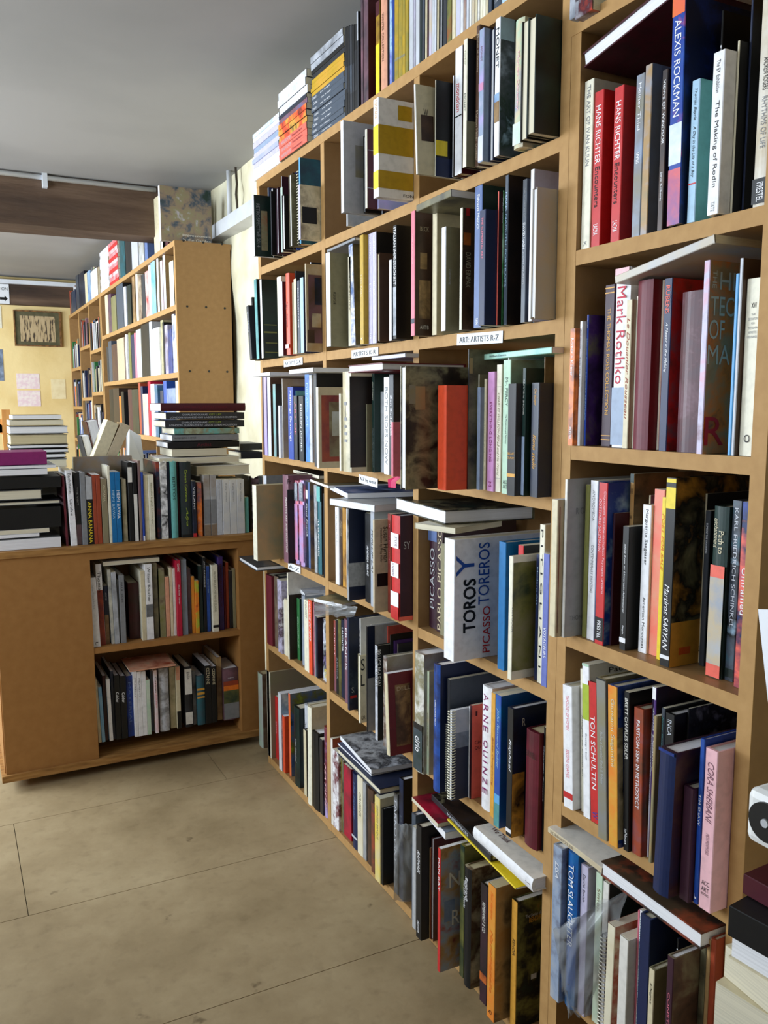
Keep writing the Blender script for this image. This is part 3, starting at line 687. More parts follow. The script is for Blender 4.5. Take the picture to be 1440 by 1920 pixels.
row(C6, -1.44, '''
> 740 1450 4.0853
130 160 300 1.08 slate,H,w
135 163 400 1.065 lightgrey/offwhite,P
165 205 385 1.055 black/black,H,c,B|/RAPHAEL~white~.22~.42~.45;/Aurora~white~.84~.95~.4
236 250 540 1.08 tan/rust
254 300 468 1.083 maroon/maroon+brown,F,H,w
332 352 565 1.034 red/rust+bluegrey+tan+burgundy,P,w,x,B|MAN RAY~white~.08~.34~.6;@N~offwhite~.45~1~.27~.12;@R~offwhite~.6~1~.58~.12;$steel+bluegrey~.2~.75~.43~.6
503 535 538 1.075 darkgreen+olive/olive+darkgreen,H
528 580 700 1.065 black/khaki+brown+cream,H,d,B|/Rembrandt~white~.08~.28~.4;/The Late Works~white~.12~.35~.25~-.3
660 715 828 1.07 plum+black/black,H,w|REMBRANDT & CO~offwhite~.15~.4~.4;#orange+maroon~.75~.82
718 732 640 1.12 offwhite,P
718 776 833 1.055 gold+orange/wood+tan+darkbrown,P,d,B|/Paul Verlaine~orange~.05~.25~.3;/Mademoiselle~orange~.33~.8~.35;Q~black~.93~.96~.4
897 940 955 1.085 gold/darkgreen+black+olive+rust,H,w,B|RENOIR~darkbrown~.3~.43~.4;@The Genius of~silver~.35~.98~.13~.025;@RENOIR~gold~.5~1~.165~.04;$silver~.62~.85~.6~.64
''', lim=(-1.941, -1.388))
# ---- middle bay B
B1, B2, B3, B4, B5, B6 = ['%s shelf of the middle bay signed K-R' % w for w in ('top', 'second', 'third', 'fourth', 'fifth', 'bottom')]
row(B1, .517, '''
> 600 200 7.2
345 369 250 1.08 lightgrey
369 416 138 .995 white/lightgrey,H,w,x,B|$grey+khaki~.6~1~.25~.6
700 732 328 1.05 black/black,F,H,w
745 780 20 1.10 silver/charcoal
762 796 212 1.03 ivory/maroon,H,w,B|$silver~.0~1~.26~.265;$silver~.0~1~.74~.745
922 966 -68 1.06 bluegrey+lilac
970 1070 -262 1.00 white/white,H,w,B|#yellow~.27~.56;#yellow~.73~.91;FONTANA~gold~.02~.2~.4;$mustard~.0~1~.27~.56;$mustard~.0~1~.73~.91;$mustard~.55~.95~.05~.2;@FON~black~.7~1~.965~.03
''', lim=(-2.546, -1.973))
row(B2, .167, '''
> 600 430 7.2
58 118 330 1.01 white/khaki,H,w,x,B|%KLUGE~black~.3~.42~.55~.03
270 308 655 1.07 black/grey+charcoal
350 382 400 1.10 grey+offwhite+black
380 422 375 1.06 cream+ivory|VELAZQUEZ~khaki~.2~.6~.35
388 446 215 1.06 lightblue+steel+white+ink/charcoal+khaki,l3.2,H
548 598 82 1.06 mustard/mustard,P|Yves Klein~cream~.35~.56~.35;Y~white~.93~.97~.4
668 722 62 1.075 lavender,P|PAINTINGS~white~.03~.22~.4;I-II~white~.45~.52~.4;TATE~white~.9~.96~.4
724 778 42 1.075 lavender/black,P,B|PAINTINGS~white~.03~.24~.4;III-IV~white~.44~.56~.4;TATE~white~.9~.96~.4
790 830 318 1.06 beige/brown,F,H,d
965 1000 408 1.07 white/slate
1030 1076 -62 1.05 black/black,H,B|ITALIAN IMPRESSIONIST~white~.02~.52~.7;#slate+silver~.54~.97
''', lim=(-2.546, -1.973))
flat(B2, 90, 92, 312, 470, 190, 1.06, 1.06, .008, .2, 'grey,P,w', tr=(600, 430, 7.2), tilt=1)
row(B3, -.192, '''
> 470 660 4.645
546 572 160 1.0 charcoal/black,H
574 594 305 .98 ivory/beige,H,c,x,B|$rust+burgundy~.15~1~.1~.92;$khaki+brown~.52~1~.18~.86;$lightgrey+khaki~.65~1~.3~.6
790 804 362 1.0 ivory
812 892 172 1 khaki+cream/beige+cream,H,w,x,B|$darkbrown+black~.0~1~.05~.95;Hill~grey~.3~.7~.3
966 984 455 1.05 khaki
985 1002 478 1.08 charcoal|LOOP~gold~.02~.3~.6
1000 1034 195 1.07 ink,P|Joan Mitchell~silver~.13~.5~.35;Works~silver~.6~.75~.35
1036 1062 190 1.07 darkgreen,P|Paintings~mint~.3~.7~.4
1064 1110 188 1.06 darkgreen/darkgreen,H,B|/Jacob Kirkegaard~ivory~.08~.27~.4;/Works on Paper Retrospective~lightgrey~.55~.95~.25
1165 1206 345 1.08 grey+lightgrey+silver
1206 1256 218 1.06 offwhite+white,P|BOTH SIDES NOW~grey~.1~.9~.6
1256 1300 195 1.06 black+charcoal,P|Zen Buddhism~white~.2~.6~.4
1284 1302 612 1.04 rose
''', lim=(-2.546, -1.973))
row(B4, -.586, '''
> 600 860 6
168 215 540 1.105 white,P|My Secret Garden~grey~.1~.5~.3
218 258 565 1.11 darkbrown+brown,P|/Nanda~beige~.15~.35~.4
262 312 555 1.11 gold+brown
262 320 676 1.11 offwhite+white,P
320 360 565 1.1 white+silver,P|NIKI SANTORO~black~.35~.55~.3
364 388 575 1.04 lightgrey+black/ink,H,x,B|$grey+lightgrey+black~.0~1~.59~.85
558 586 608 1.1 khaki/khaki
586 662 628 1.08 black+black+charcoal,P|/ANDREA BELAG~white~.36~.7~.3
668 720 595 1.07 lightgrey+bluegrey,P|/PHILLIP LAI~charcoal~.2~.65~.5
722 744 720 1.042 beige/cream,P,B|%Susan Hyman~darkbrown~.8~.08~.46~.07;%Introduction by Philip Hofer~darkbrown~.5~.09~.46~.035;$black~.2~1~.58~.72
900 952 650 1.08 burgundy+rust,P|Rembrandt~rose~.1~.5~.25
962 1076 666 1.057 red/plum,H,w,B|#white~.17~.31;#white~.45~.59;#white~.73~.87;SYLVIE~burgundy~.2~.29~.25~.18;#red~.87~.99;IN THE MAKING~burgundy~.46~.58~.25~-.18;$coral~.0~1~.96~1;@SY~lightgrey~.35~.8~.28~.07
''', lim=(-2.546, -1.973))
row(B5, -.965, '''
> 600 1100 6
118 146 355 1.115 rust+mauve|KUNST~pink~.1~.5~.4
148 176 352 1.11 black|AFRICA~grey~.5~.8~.4
178 214 350 1.11 olive+darkbrown
216 252 352 1.11 black+ink|LAUGHTER~white~.1~.4~.4
258 300 352 1.1 mauve|FRANCIS~white~.1~.6~.4
300 322 345 1.08 ink/slate+ink+charcoal,H|@S.~lightgrey~.25~.6~.78~.06;$red~.1~.8~.84~.87
430 452 755 1.09 charcoal+khaki
452 466 360 1.09 offwhite+lightgrey|VOGUE~charcoal~.1~.5~.5
450 468 785 1.064 ivory/cream,H,B|@S~black~.15~.75~.13~.17;@L~black~.15~.75~.36~.17;@OR~black~.2~.8~.92~.06
505 522 390 1.10 offwhite+lightgrey
550 566 458 1.055 black/lightgrey,H,w,x,B|$ink~.0~1~.0~.49
632 650 380 1.12 coral
665 696 680 1.05 slate+silver+ink/black,H,B|%BRUCE McLEAN~white~.12~.04~.42~.06
700 712 495 1.09 black/black,H,w
716 730 548 1.10 purple,H,w
734 745 570 1.11 khaki/charcoal,H,w
770 818 808 1.05 lightgrey+brown+offwhite/lightgrey+khaki,H
794 836 1010 1.03 cream/burgundy,P,w,l4,B|$black+brown+tan~.32~1~.15~.9;@DELL~beige~.4~1~.2~.05
''', lim=(-2.546, -1.973))
row(B6, -1.44, '''
> 600 1340 4.571
62 78 172 1.1 offwhite/rust
78 130 262 1.1 burgundy+white+burgundy+white,P
118 146 236 1.11 lime+mustard,P
142 176 345 1.11 khaki+darkbrown,P
176 242 392 1.11 crimson+burgundy,P
232 246 480 1.12 orange
248 298 468 1.1 navy/navy,H|/The Flower~steel~.1~.6~.4;#silver~.83~.86
300 348 495 1.1 cream+ivory,P|ORIGINS~khaki~.2~.5~.35
350 378 555 1.1 lightgrey+grey
380 432 600 1.1 brown+darkbrown
425 456 735 1.09 rust+brown+red
458 506 675 1.081 cream+yellow/cream,P|GEORGES BRAQUE~khaki~.1~.5~.35
512 532 788 1.085 black/black,H,w,B
628 662 655 1.1 charcoal+grey+black,P|TARKOVSKY~silver~.05~.7~.6
676 712 535 1.1 ink/black,H,w|BONNARD~slate~.3~.9~.5
''', lim=(-2.546, -1.973))
# ---- bay A at the stone wall
A1, A2, A3, A4, A5, A6 = ['%s shelf of the far bay of the long bookcase' % w for w in ('top', 'second', 'third', 'fourth', 'fifth', 'bottom')]
row(A1, .517, '''
> 460 180 7.2
88 108 1342 1.0 white/black+darkgreen,P,w,O,B|%RETROSPECTIVE 2014~grey~.3~.14~.85~.06;$brown+khaki+rust~.5~.95~.25~.9
298 322 1243 1.06 slate/navy
322 346 1320 1.09 gold
350 386 1258 1.07 white/black
392 404 1250 1.05 charcoal/black
488 506 1082 1.09 white/plum
505 550 1185 1.06 purple/plum,F,H,w
612 660 1152 1.06 mint+lightgrey/plum
680 742 1228 1.05 burgundy/black,F,H,w
742 790 962 1.08 charcoal/darkbrown+black|^ICS~lightgrey~.06~.22~.5;@Prunes~grey~.1~.9~.4~.05
830 856 928 1.09 royal
865 930 878 1.05 black/khaki+darkbrown,F,H,w
1040 1058 780 1.06 Z
1064 1100 668 1.07 orange+gold+vermilion|#periwinkle~.45~.65
1100 1132 572 1.06 sky/teal+ink
1195 1250 903 1.03 lavender/khaki+cream+brown,P|$black~.1~.8~.4~.7
1280 1340 560 1.12 coral+white+coral
''', lim=(-3.164, -2.578))
row(A2, .167, '''
> 460 470 8
10 42 832 1.05 charcoal,l9,O|/Images~silver~.1~.5~.4
80 98 700 1.09 black,l8,O
125 162 440 1.06 turquoise+teal/black,l3,H
212 236 438 1.05 white/black+darkgreen,H,w,l1.6,B|$olive~.1~1~.57~.58;$olive~.1~1~.66~.68;$olive~.2~1~.8~.81;$olive~.15~1~.92~.93
455 516 408 1.06 ivory,l1
526 580 394 1.10 yellow,l1
508 548 478 1.06 white/maroon
588 640 350 1.055 vermilion|DALI~maroon~.35~.44~.4;DUCHAMP~maroon~.5~.66~.4;#pink~.87~.92
650 700 340 1.08 charcoal
700 722 480 1.06 khaki
724 760 430 1.06 cream/charcoal
775 810 455 1.06 slate+ink|DALI ILLUSTRATOR~white~.1~.65~.4
780 796 250 1.10 white/charcoal
812 866 415 1.06 lightblue/navy
866 892 252 1.08 navy
893 906 198 1.045 beige/beige+tan,P,w,x,B|$brown+mauve~.15~1~.12~.9;$black+ink+slate~.55~1~.15~.46;$tan+beige+brown~.35~.95~.56~.72;$brown+darkbrown~.1~.5~.75~.9
''', lim=(-3.164, -2.578))
row(A3, -.192, '''
> 470 660 4.645
96 110 212 1.07 plum
111 134 208 1.06 lilac,P
135 162 204 1.055 lightgrey+silver/brown
195 217 280 1.06 turquoise+grey/charcoal+black
245 258 468 1.05 white
257 281 232 1.06 offwhite/beige+tan
302 322 300 1.09 brown
330 377 305 1.06 royal,P|Paintings Drawings~white~.05~.75~.4
366 380 338 1.07 turquoise
382 412 380 1.06 black+charcoal|ART OF~rose~.1~.6~.4
430 470 382 1.055 black,P|DIXON JONES~white~.13~.85~.4
462 486 278 1.07 red
485 523 196 1.06 blue+sky,P|DREAMSCAPE~lightblue~.1~.6~.5
518 546 200 1.06 khaki+silver+tan
''', lim=(-3.164, -2.578))
row(A4, -.582, '''
> 440 860 7.2
235 285 350 1 ivory/khaki+tan,P,d,x,O,B|%NICLAUS MANUEL DEUTSCH~brown~.42~.12~.85~.045;$black+grey+khaki~.58~1~.17~.85
305 362 228 1.11 black,O
370 412 222 1.09 silver/grey,O
425 462 98 1.15 yellow/mustard,H,O
632 712 212 1.084 mauve/mauve,H,B|PRIMITIVE ART AND SCULPTURE~offwhite~.25~.88~.25~.3;$black~.0~1~.16~1;@Pr~black~.05~.6~.07~.05
792 856 288 1.11 ink+lilac+rose+navy|KRAFT~lightgrey~.02~.2~.5;#navy+silver~.03~.24;#rose+lilac~.28~.95
878 938 288 1.11 ink+lilac+rose+navy|KRAFT~lightgrey~.02~.2~.5;#navy+silver~.03~.24;#rose+lilac~.28~.95
950 1006 300 1.12 black+ink,P|/Paul Frank~white~.25~.65~.4;#white~.1~.2
1008 1034 320 1.12 steel/navy+tan
1102 1142 358 1.11 grey+lightgrey+slate
1142 1196 376 1.11 teal/darkbrown|ILLELANDRIX~white~.38~.8~.4;#turquoise~.0~.17
1240 1262 480 1.1 black/darkbrown+black,H
''', lim=(-3.164, -2.578))
row(A5, -.952, '''
> 460 1040 8
248 334 262 1.09 burgundy,H
336 440 262 1.1 taupe+darkbrown/charcoal,H
440 505 345 1.091 purple+lavender+plum+white,P
507 546 640 1.098 offwhite,P
548 594 640 1.098 cream+ivory,P
594 608 255 1.09 ivory/offwhite
604 618 585 1.09 ivory/darkbrown,H
740 784 628 1.12 green/darkgreen|/Guildhall~mint~.3~.8~.4
805 856 590 1.11 grey+bluegrey
858 928 655 1.096 ivory,P|COURBET~khaki~.02~.25~.35
930 978 660 1.094 vermilion/rust,P|/MADAME DE METZ~white~.02~.55~.5
986 1020 695 1.1 rose+mauve
1018 1042 900 1.1 grey
1042 1070 925 1.1 black+ink/black+plum
1155 1228 950 1.11 purple+silver+black+lilac,P|BLOK~yellow~.8~.95~.4
''', lim=(-3.164, -2.578))
row(A6, -1.44, '''
> 470 1230 5.817
66 112 165 1.1 lightgrey+mint/brown+taupe,H,d,O,B
170 208 148 1.1 ivory/taupe+khaki,P,d,O,B|/IMAGINAIRE~black~.15~.35~.6
208 246 380 1.12 red/burgundy,P|Otto~pink~.4~.6~.3
256 288 356 1.095 white+silver/lightblue+bluegrey+white,P,w
304 330 606 1.1 vermilion,P,w,B
375 394 372 1.11 coral+orange/lime+olive+steel+darkgreen,P,w,B
430 492 508 1.1 black+darkgreen/darkgreen+black,H,R|/The Herbal~lightgrey~.4~.7~.25
553 594 498 1.12 silver|VIVIENNE~grey~.2~.8~.4
556 586 776 1.1 cream/black
596 642 526 1.085 ivory/cream,H,c,B,l-1|$black+khaki+brown~.25~1~.05~.4
642 722 788 1.09 black+black,H,w,l1
736 782 880 1.096 charcoal+darkbrown,P
782 836 752 1.1 mauve+burgundy+lilac/rust+maroon,H,w,B|/MATISSE~pink~.4~.9~.4
''', lim=(-3.164, -2.578))
# ---- books standing on top of the long bookcase
TOPR = 'top of the long bookcase'
row(TOPR, .84, '''
> 640 0 6.545
40 68 345 1.10 black|#black~.7~1;#charcoal+slate~.45~.7
70 98 335 1.10 black|#charcoal+black~.45~.75
100 128 325 1.10 charcoal|#charcoal+slate~.45~.78
130 156 320 1.10 black|#charcoal~.45~.78
160 188 310 1.10 black|#charcoal+black~.3~.78
188 206 150 1.10 charcoal/black|#silver+grey~.0~.3
235 262 -30 1.10 mauve+charcoal
270 325 -30 1.10 mauve+charcoal/maroon
420 468 40 1.11 mustard+maroon|#maroon~.0~.15;#yellow~.45~1
470 546 -40 1.10 salmon/brown|WINTER COLLECTION~brown~.2~.7~.3
590 622 -50 1.10 lavender+periwinkle+lightblue+royal,w
624 650 -60 1.10 darkgreen+royal
652 700 -70 1.10 olive+mustard|#khaki~.75~.78
702 745 -75 1.10 mustard+olive|#khaki~.75~.78
747 782 -80 1.10 olive+mustard|#khaki~.75~.78
784 822 -85 1.10 mustard+olive
835 880 -90 1.10 silver+lightgrey
885 912 -90 1.10 lavender+grey
915 958 -95 1.10 silver+lightgrey
962 990 -100 1.10 darkgreen+charcoal
992 1022 -100 1.10 charcoal+slate
1030 1052 -105 1.10 cream/black
1056 1072 -110 1.10 maroon+black
1076 1112 -110 1.10 lavender+beige
1114 1140 -120 1.10 lightgrey+silver
1142 1166 -120 1.10 silver/black
1176 1196 -125 1.10 cream/charcoal
1218 1234 -130 1.10 lightgrey/slate
1252 1296 -140 1.10 charcoal
1300 1350 -140 1.10 charcoal+olive+rust
1360 1405 -140 1.10 cream
> 780 0 4.8
362 400 -160 1.10 lavender+silver
402 428 -160 1.10 white+lightgrey
430 452 -165 1.10 beige+mauve
455 478 -165 1.10 silver/black
482 500 -170 1.10 offwhite/maroon
503 530 -170 1.10 lightgrey+beige
535 552 -180 1.10 cream/black
556 575 -180 1.10 black+offwhite
580 604 -185 1.10 cream+ivory
606 630 -185 1.10 ivory
632 650 -190 1.10 cream
655 684 -195 1.10 ink+slate
690 768 -210 1.10 charcoal+slate,H|^VOL~lightgrey~.6~.85~.4
775 830 -220 1.10 silver+lightblue,H
''')
random.seed(11)
def pile(where, y, n, sizes, sts, X=1.10, jit=.006, z=.84, L=.27, base=0):
    """a stack of flat books on top of the bookcase, spines outward; y is the middle along the case"""
    zz = EYE+z
    for i in range(n):
        t = sizes[i % len(sizes)]; st, _, spec = sts[i % len(sts)].partition('|'); c = st.split(','); sp, _, sd = c[0].partition('/')
        j = random.uniform(-jit, jit); dx = random.uniform(0, jit)
        l = L*random.uniform(.98, 1.0)
        M = Matrix(((1, 0, 0), (0, 0, -1), (0, 1, 0))).to_4x4()   # x in, y -> z, z -> -y
        M = Matrix(((1, 0, 0), (0, 0, 1), (0, -1, 0))).to_4x4()
        M.translation = Vector((X+dx, y-l/2+j, zz+t/2))
        add_book(M, t, l, .2, sp, sd, ''.join(c[1:]), spec, l*t*4e4*(1+(i == n-1)), where, base+i+1, 'flat'); zz += t+.0004
PY = lambda px, py: onX(px, py, 1.10).y
y0a, y0b = PY(478, 340), PY(529, 300); pile(TOPR, (y0a+y0b)/2, 9, [.022, .02, .017, .017, .02, .018, .02, .015, .015], ['white,P|GLASS~lavender~.3~.8~.4', 'silver+white,P', 'lavender,P', 'bluegrey+lavender,P', 'lavender,P', 'bluegrey,P', 'lavender,P', 'white+silver,P', 'white+lightblue,P'], L=(y0a-y0b)*.98, X=1.09, base=0)
y0a, y0b = y0b, PY(583, 272); pile(TOPR, (y0a+y0b)/2, 11, [.021, .021, .021, .018, .018, .018, .018, .014, .024, .024, .024], ['coral/charcoal,P|HANS RICHTER~lightgrey~.1~.45~.5;Encounters~burgundy~.5~.85~.4']*3+['darkgreen+gold+vermilion+black/charcoal,P']*3+['charcoal+mauve+steel,P', 'ink+charcoal,P']+['white+silver+white+taupe/charcoal,P']*3, L=(y0a-y0b)*.98, X=1.085, base=20)
y0a, y0b = y0b, PY(646, 225); pile(TOPR, (y0a+y0b)/2, 16, [.0165]*8+[.012]*4+[.016, .013, .02, .02], ['slate/charcoal,P|Contact~white~.05~.18~.5;the Image~white~.3~.6~.3']*8+['gold+mustard/black,P']*4+['black+charcoal,P', 'black,P', 'charcoal+silver/black,P', 'black+silver/black,P'], L=(y0a-y0b)*.96, X=1.10, base=40)
# ---------------------------------------------------------------- books lying on top of the rows
t4 = (740, 920, 4.2353)
ZB.update({(C4, 80): -.2885, (C4, 81): -.304, (D5, 80): -.9, (D5, 81): -.899, (C6, 80): -1.083, (C6, 79): -1.1035, (C6, 81): -1.0705, (C6, 82): -1.0657,
 (C6, 83): -1.0482, (B4, 81): -.3, (B4, 80): -.28, (A4, 80): -.268, (A4, 81): -.268, (A4, 82): -.63, (A5, 80): -.70, (B5, 80): -.64, (B6, 80): -1.118, (B6, 81): -1.097, (B6, 82): -1.09})
flat(C4, 80, 5, 150, 398, 268, .955, .955, .034, .25, 'darkgreen+black+khaki,F,H,w,B', tr=t4)
flat(C4, 81, 480, 345, 850, 283, 1.0, 1.06, .014, .13, 'cream+khaki,F,P,c', tr=t4)
t5 = (740, 1450, 4.0853)
flat(C6, 80, 132, 212, 330, 418, .955, .955, .0122, .2, 'crimson/maroon+crimson,F,P,c,B', '@ALEX~gold~.3~.5~.3~.12', tr=t5)
flat(C6, 79, 240, 330, 388, 510, .985, .985, .02, .21, 'bluegrey+darkbrown,F,P,w', tr=t5)
flat(C6, 81, 402, 360, 925, 892, .945, .945, .0042, .2, 'yellow,P,w,B', tr=t5)
flat(C6, 82, 282, 205, 735, 680, .955, .955, .017, .22, 'black+charcoal/charcoal+darkbrown+black+khaki,H,w,B', 'MASTERPIECES~silver~.3~.65~.5', tr=t5)
flat(C6, 83, 598, 498, 1050, 915, .95, .95, .03, .2, 'white/offwhite,H,w,B,R', '^We~maroon~.9~.97~.1;%We Think~maroon~.2~.1~.4~.06;%World~maroon~.32~.12~.34~.06', tr=t5)
t6 = (1020, 1440, 3.4286)
flat(D5, 80, 25, 412, 370, 680, .955, .955, .012, .25, 'cream+beige/offwhite,P,c,B', 'SCHNITZLER~taupe~.05~.5~.5', tr=t6)
flat(D5, 81, 365, 690, 1005, 1170, .95, .95, .03, .26, 'black/black+darkbrown+rust,F,H,w,B', tr=t6)
# rows A and B
t7 = (470, 660, 4.645)
flat(A3, 80, 5, 218, 166, 203, .98, .98, .011, .24, 'white/offwhite,P,w', tr=t7)
flat(A3, 81, 335, 172, 545, 196, .96, .96, .013, .23, 'white/offwhite,P,w', tr=t7)
flat(B3, 80, 850, 170, 1145, 174, .985, .985, .02, .25, 'burgundy/burgundy,F,H,w,B', tr=t7)
flat(B3, 81, 1055, 78, 1345, 40, 1.06, 1.06, .010, .22, 'lavender+silver,P,w', tr=t7)
t8 = (600, 860, 6)
flat(B4, 80, 78, 330, 312, 450, .955, .955, .016, .24, 'charcoal+silver/black+steel+lavender,F,P,w,B', tr=t8)
flat(B4, 81, 112, 520, 612, 602, .92, .955, .019, .26, 'silver+white/lightgrey,P,w,B', tr=t8)
flat(A4, 80, 790, 190, 1140, 275, 1.07, 1.07, .012, .22, 'ivory/black,P,c', 'THE RUSSIAN ENCOUNTER~khaki~.1~.7~.4', tr=(440, 860, 7.2))
flat(A4, 81, 1020, 310, 1260, 400, 1.0, 1.0, .009, .22, 'taupe/khaki+brown,F,P,w', tr=(440, 860, 7.2))
flat(A4, 82, 60, 1375, 295, 1520, .90, .90, .017, .24, 'black/charcoal,F,H,w,B', tr=(440, 860, 7.2))
t9 = (460, 1040, 8)
flat(A5, 80, 632, 350, 893, 650, 1.0, 1.0, .014, .23, 'silver+white/bluegrey+silver+black,P,w,B', tr=t9)
flat(B5, 80, 1030, 705, 1450, 800, .95, .95, .012, .24, 'white/khaki+darkbrown,F,P,w,B', tr=t9)
t10 = (600, 1340, 4.571)
flat(B6, 80, 148, 335, 510, 692, .955, .955, .02, .26, 'ink/ink,F,H,c,B', tr=t10)
flat(B6, 81, 152, 255, 440, 528, .96, .96, .006, .24, 'navy/navy,F,P,w', tr=t10)
flat(B6, 82, 175, 215, 440, 512, .965, .965, .014, .23, 'silver+grey+black/silver+charcoal+lightgrey+black,F,P,w,B', tr=t10)
# ---------------------------------------------------------------- the trolley
K0, K1, K2 = 'top of the trolley', 'upper shelf of the trolley', 'lower shelf of the trolley'
row(K0, -.515, '''
> 0 720 5.538
640 664 952 3.25 maroon+burgundy/maroon,l1
668 682 965 3.27 black
680 745 898 3.245 white,P,l1.6|Bachmann~charcoal~.04~.3~.45;Caroline~charcoal~.38~.6~.45
752 820 920 3.26 charcoal+black,H,w|#mauve+grey~.72~1;THE VISIT~lightgrey~.2~.45~.3
822 880 920 3.25 grey,w,H
882 950 965 3.25 black,w,B|#lightgrey~.0~.33;ANNA BANANA~yellow~.37~.98~.55
952 990 945 3.25 rust,w
992 1036 945 3.25 rust,w
1045 1106 985 3.25 taupe+khaki,w|GUYANA~cream~.1~.35~.4
1108 1136 850 3.25 ivory,w
1140 1190 915 3.25 cobalt,w|HEMI BAWA~lightblue~.26~.66~.5
1192 1242 915 3.25 cobalt,w|HEMI BAWA~white~.26~.66~.6
1258 1306 990 3.26 cream+khaki
1318 1366 815 3.25 black,w,H|#offwhite~.06~.25
1372 1412 818 3.25 black,w|#offwhite~.4~1
> 200 720 4.8
276 300 690 3.25 mauve+taupe
300 326 795 3.245 royal,w|#white~.93~1
328 366 820 3.25 cream,w
370 420 818 3.245 ivory,P,c|Beautiful English Landscape~olive~.12~.75~.35
436 470 700 3.26 rust+ink+charcoal
475 536 700 3.25 black+offwhite+black+offwhite,H|#black+white+black+white~.1~.98
540 562 700 3.26 ink
568 626 700 3.25 turquoise,H,R|BERTOS~darkgreen~.2~.5~.4
628 644 700 3.27 maroon
648 756 705 3.245 charcoal+darkgreen,H,R|Green Gardens~lime~.1~.52~.22;/Afya~lime~.6~.85~.25;#black~.96~.99
760 800 875 3.24 black+ink,P|#red~.93~1;VELANI~white~.1~.5~.4
808 852 885 3.245 salmon+orange+mauve+tan,P
868 925 820 3.25 lightgrey+taupe,P|#grey~.4~.8;#taupe~.82~1
930 982 820 3.25 lightgrey+taupe,P|#grey~.4~.8;#taupe~.82~1
984 1036 862 3.25 silver,P|Kelly Works~grey~.07~.35~.2
1040 1102 862 3.25 offwhite+silver,P|Kelly Works~grey~.07~.4~.2
1104 1166 862 3.25 offwhite+silver,P|Kelly Works~grey~.07~.4~.2
1168 1236 860 3.25 offwhite+silver,P|Kelly Works~grey~.07~.4~.2
1240 1276 1020 3.255 turquoise
1278 1300 830 3.27 black
''', plane='Y', P=3.25)
row(K1, -.903, '''
> 150 1000 4.36
66 130 368 3.235 white,l1.6|Turner Prize in the Park~lightgrey~.1~.45~.25;L~black~.93~.97~.35
108 176 255 3.25 white/offwhite,H,l1|Thomas~black~.09~.35~.5;#maroon+rust~.32~1
186 230 430 3.26 black+ink|OPIE~lightgrey~.12~.25~.3;#tan+brown~.5~1
228 256 300 3.25 ivory+grey,l1
256 300 320 3.245 silver+grey,l1
302 318 380 3.26 lightgrey+grey
322 370 345 3.245 grey,w,H|PAUL KLEE~charcoal~.1~.4~.3
404 496 410 3.28 maroon+darkbrown,H
502 546 308 3.245 cream/ivory
542 606 253 3.245 white,P|William Boucher~black~.04~.5~.35;#grey+black~.53~.7
610 650 248 3.255 khaki+charcoal
664 712 290 3.255 olive+khaki+brown,P
718 752 355 3.255 salmon,P
> 300 1000 4.365
100 124 280 3.255 cream
128 150 285 3.255 offwhite
150 196 222 3.24 crimson,H,w|CLASSIC~white~.04~.15~.4;/Guy Jones Turner~white~.32~.58~.35
198 246 215 3.25 grey+bluegrey,H
250 280 285 3.26 mauve+charcoal
285 312 350 3.26 orange+gold
315 350 385 3.25 darkgreen+lime+orange+maroon,P
350 380 265 3.255 black+darkgreen
385 410 195 3.255 black|/ERIC RAVILIOUS~white~.05~.4~.35
414 442 268 3.255 navy+blue|Imperial~lightblue~.2~.4~.4
460 512 258 3.24 ivory,H,c|KEITH BRUCE ONE MAN'S ISLAND~khaki~.1~.7~.35;#black~.9~.94
515 556 190 3.255 navy+purple,H|BROCKENSPUK~maroon~.1~.7~.4
560 576 270 3.265 burgundy
578 602 235 3.265 rust
608 634 305 3.26 black+charcoal
636 662 290 3.26 khaki
''', plane='Y', P=3.25, lim=(.4625, 1.0545))
row(K2, -1.283, '''
> 150 1000 4.36
114 140 1200 3.25 cream,l1.6
148 178 1260 3.25 sky+lightblue,l1.6
180 214 1165 3.265 maroon+darkbrown,w
216 248 1195 3.25 white/lightblue,l1
238 276 1130 3.26 ink+charcoal,w
280 330 1165 3.25 black,H,w|Calder~white~.26~.42~.5
333 384 1170 3.25 black,H,w|Calder~white~.26~.42~.5
386 440 1170 3.26 royal+navy|MATERIAL~steel~.1~.8~.4
440 478 1132 3.245 white,P|MURPHY~grey~.1~.4~.3
479 516 1132 3.245 white,P|MURPHY~grey~.1~.4~.3
517 554 1130 3.245 white,P
554 590 1200 3.245 mint+offwhite,P
592 612 1120 3.27 slate
614 650 1120 3.245 white+pink,P|Carson~black~.1~.35~.6;2nd sight~rose~.38~.6~.5
> 300 1000 4.365
12 92 1105 3.25 lightgrey+grey+silver+charcoal,H
100 148 1095 3.27 khaki+cream
150 192 1090 3.255 cream,P|#salmon~.0~.22;#black~.72~1
230 292 1095 3.25 black+charcoal,H,R|#offwhite~.03~.45;Emilio~black~.08~.2~.4;#offwhite~.75~.95
296 326 1120 3.265 charcoal+grey
330 402 1168 3.25 teal+slate,H,R,w|#gold~.25~.29;#gold~.33~.38;#gold~.42~.45
404 456 1080 3.25 black,P,w|CEZANNE~cream~.04~.32~.5
458 500 1085 3.25 black,P,w|CEZANNE~cream~.04~.32~.5
502 546 1012 3.27 brown+tan,H,w
556 692 1110 3.25 mauve+charcoal,H,w|#rust~.24~.33;#orange~.33~.42;#darkgreen+olive~.42~.67;#grey~.67~.98;-SURVEY~white~.18~.015~.4
''', plane='Y', P=3.25, lim=(.4625, 1.0545))
f4 = (200, 720, 4.8)
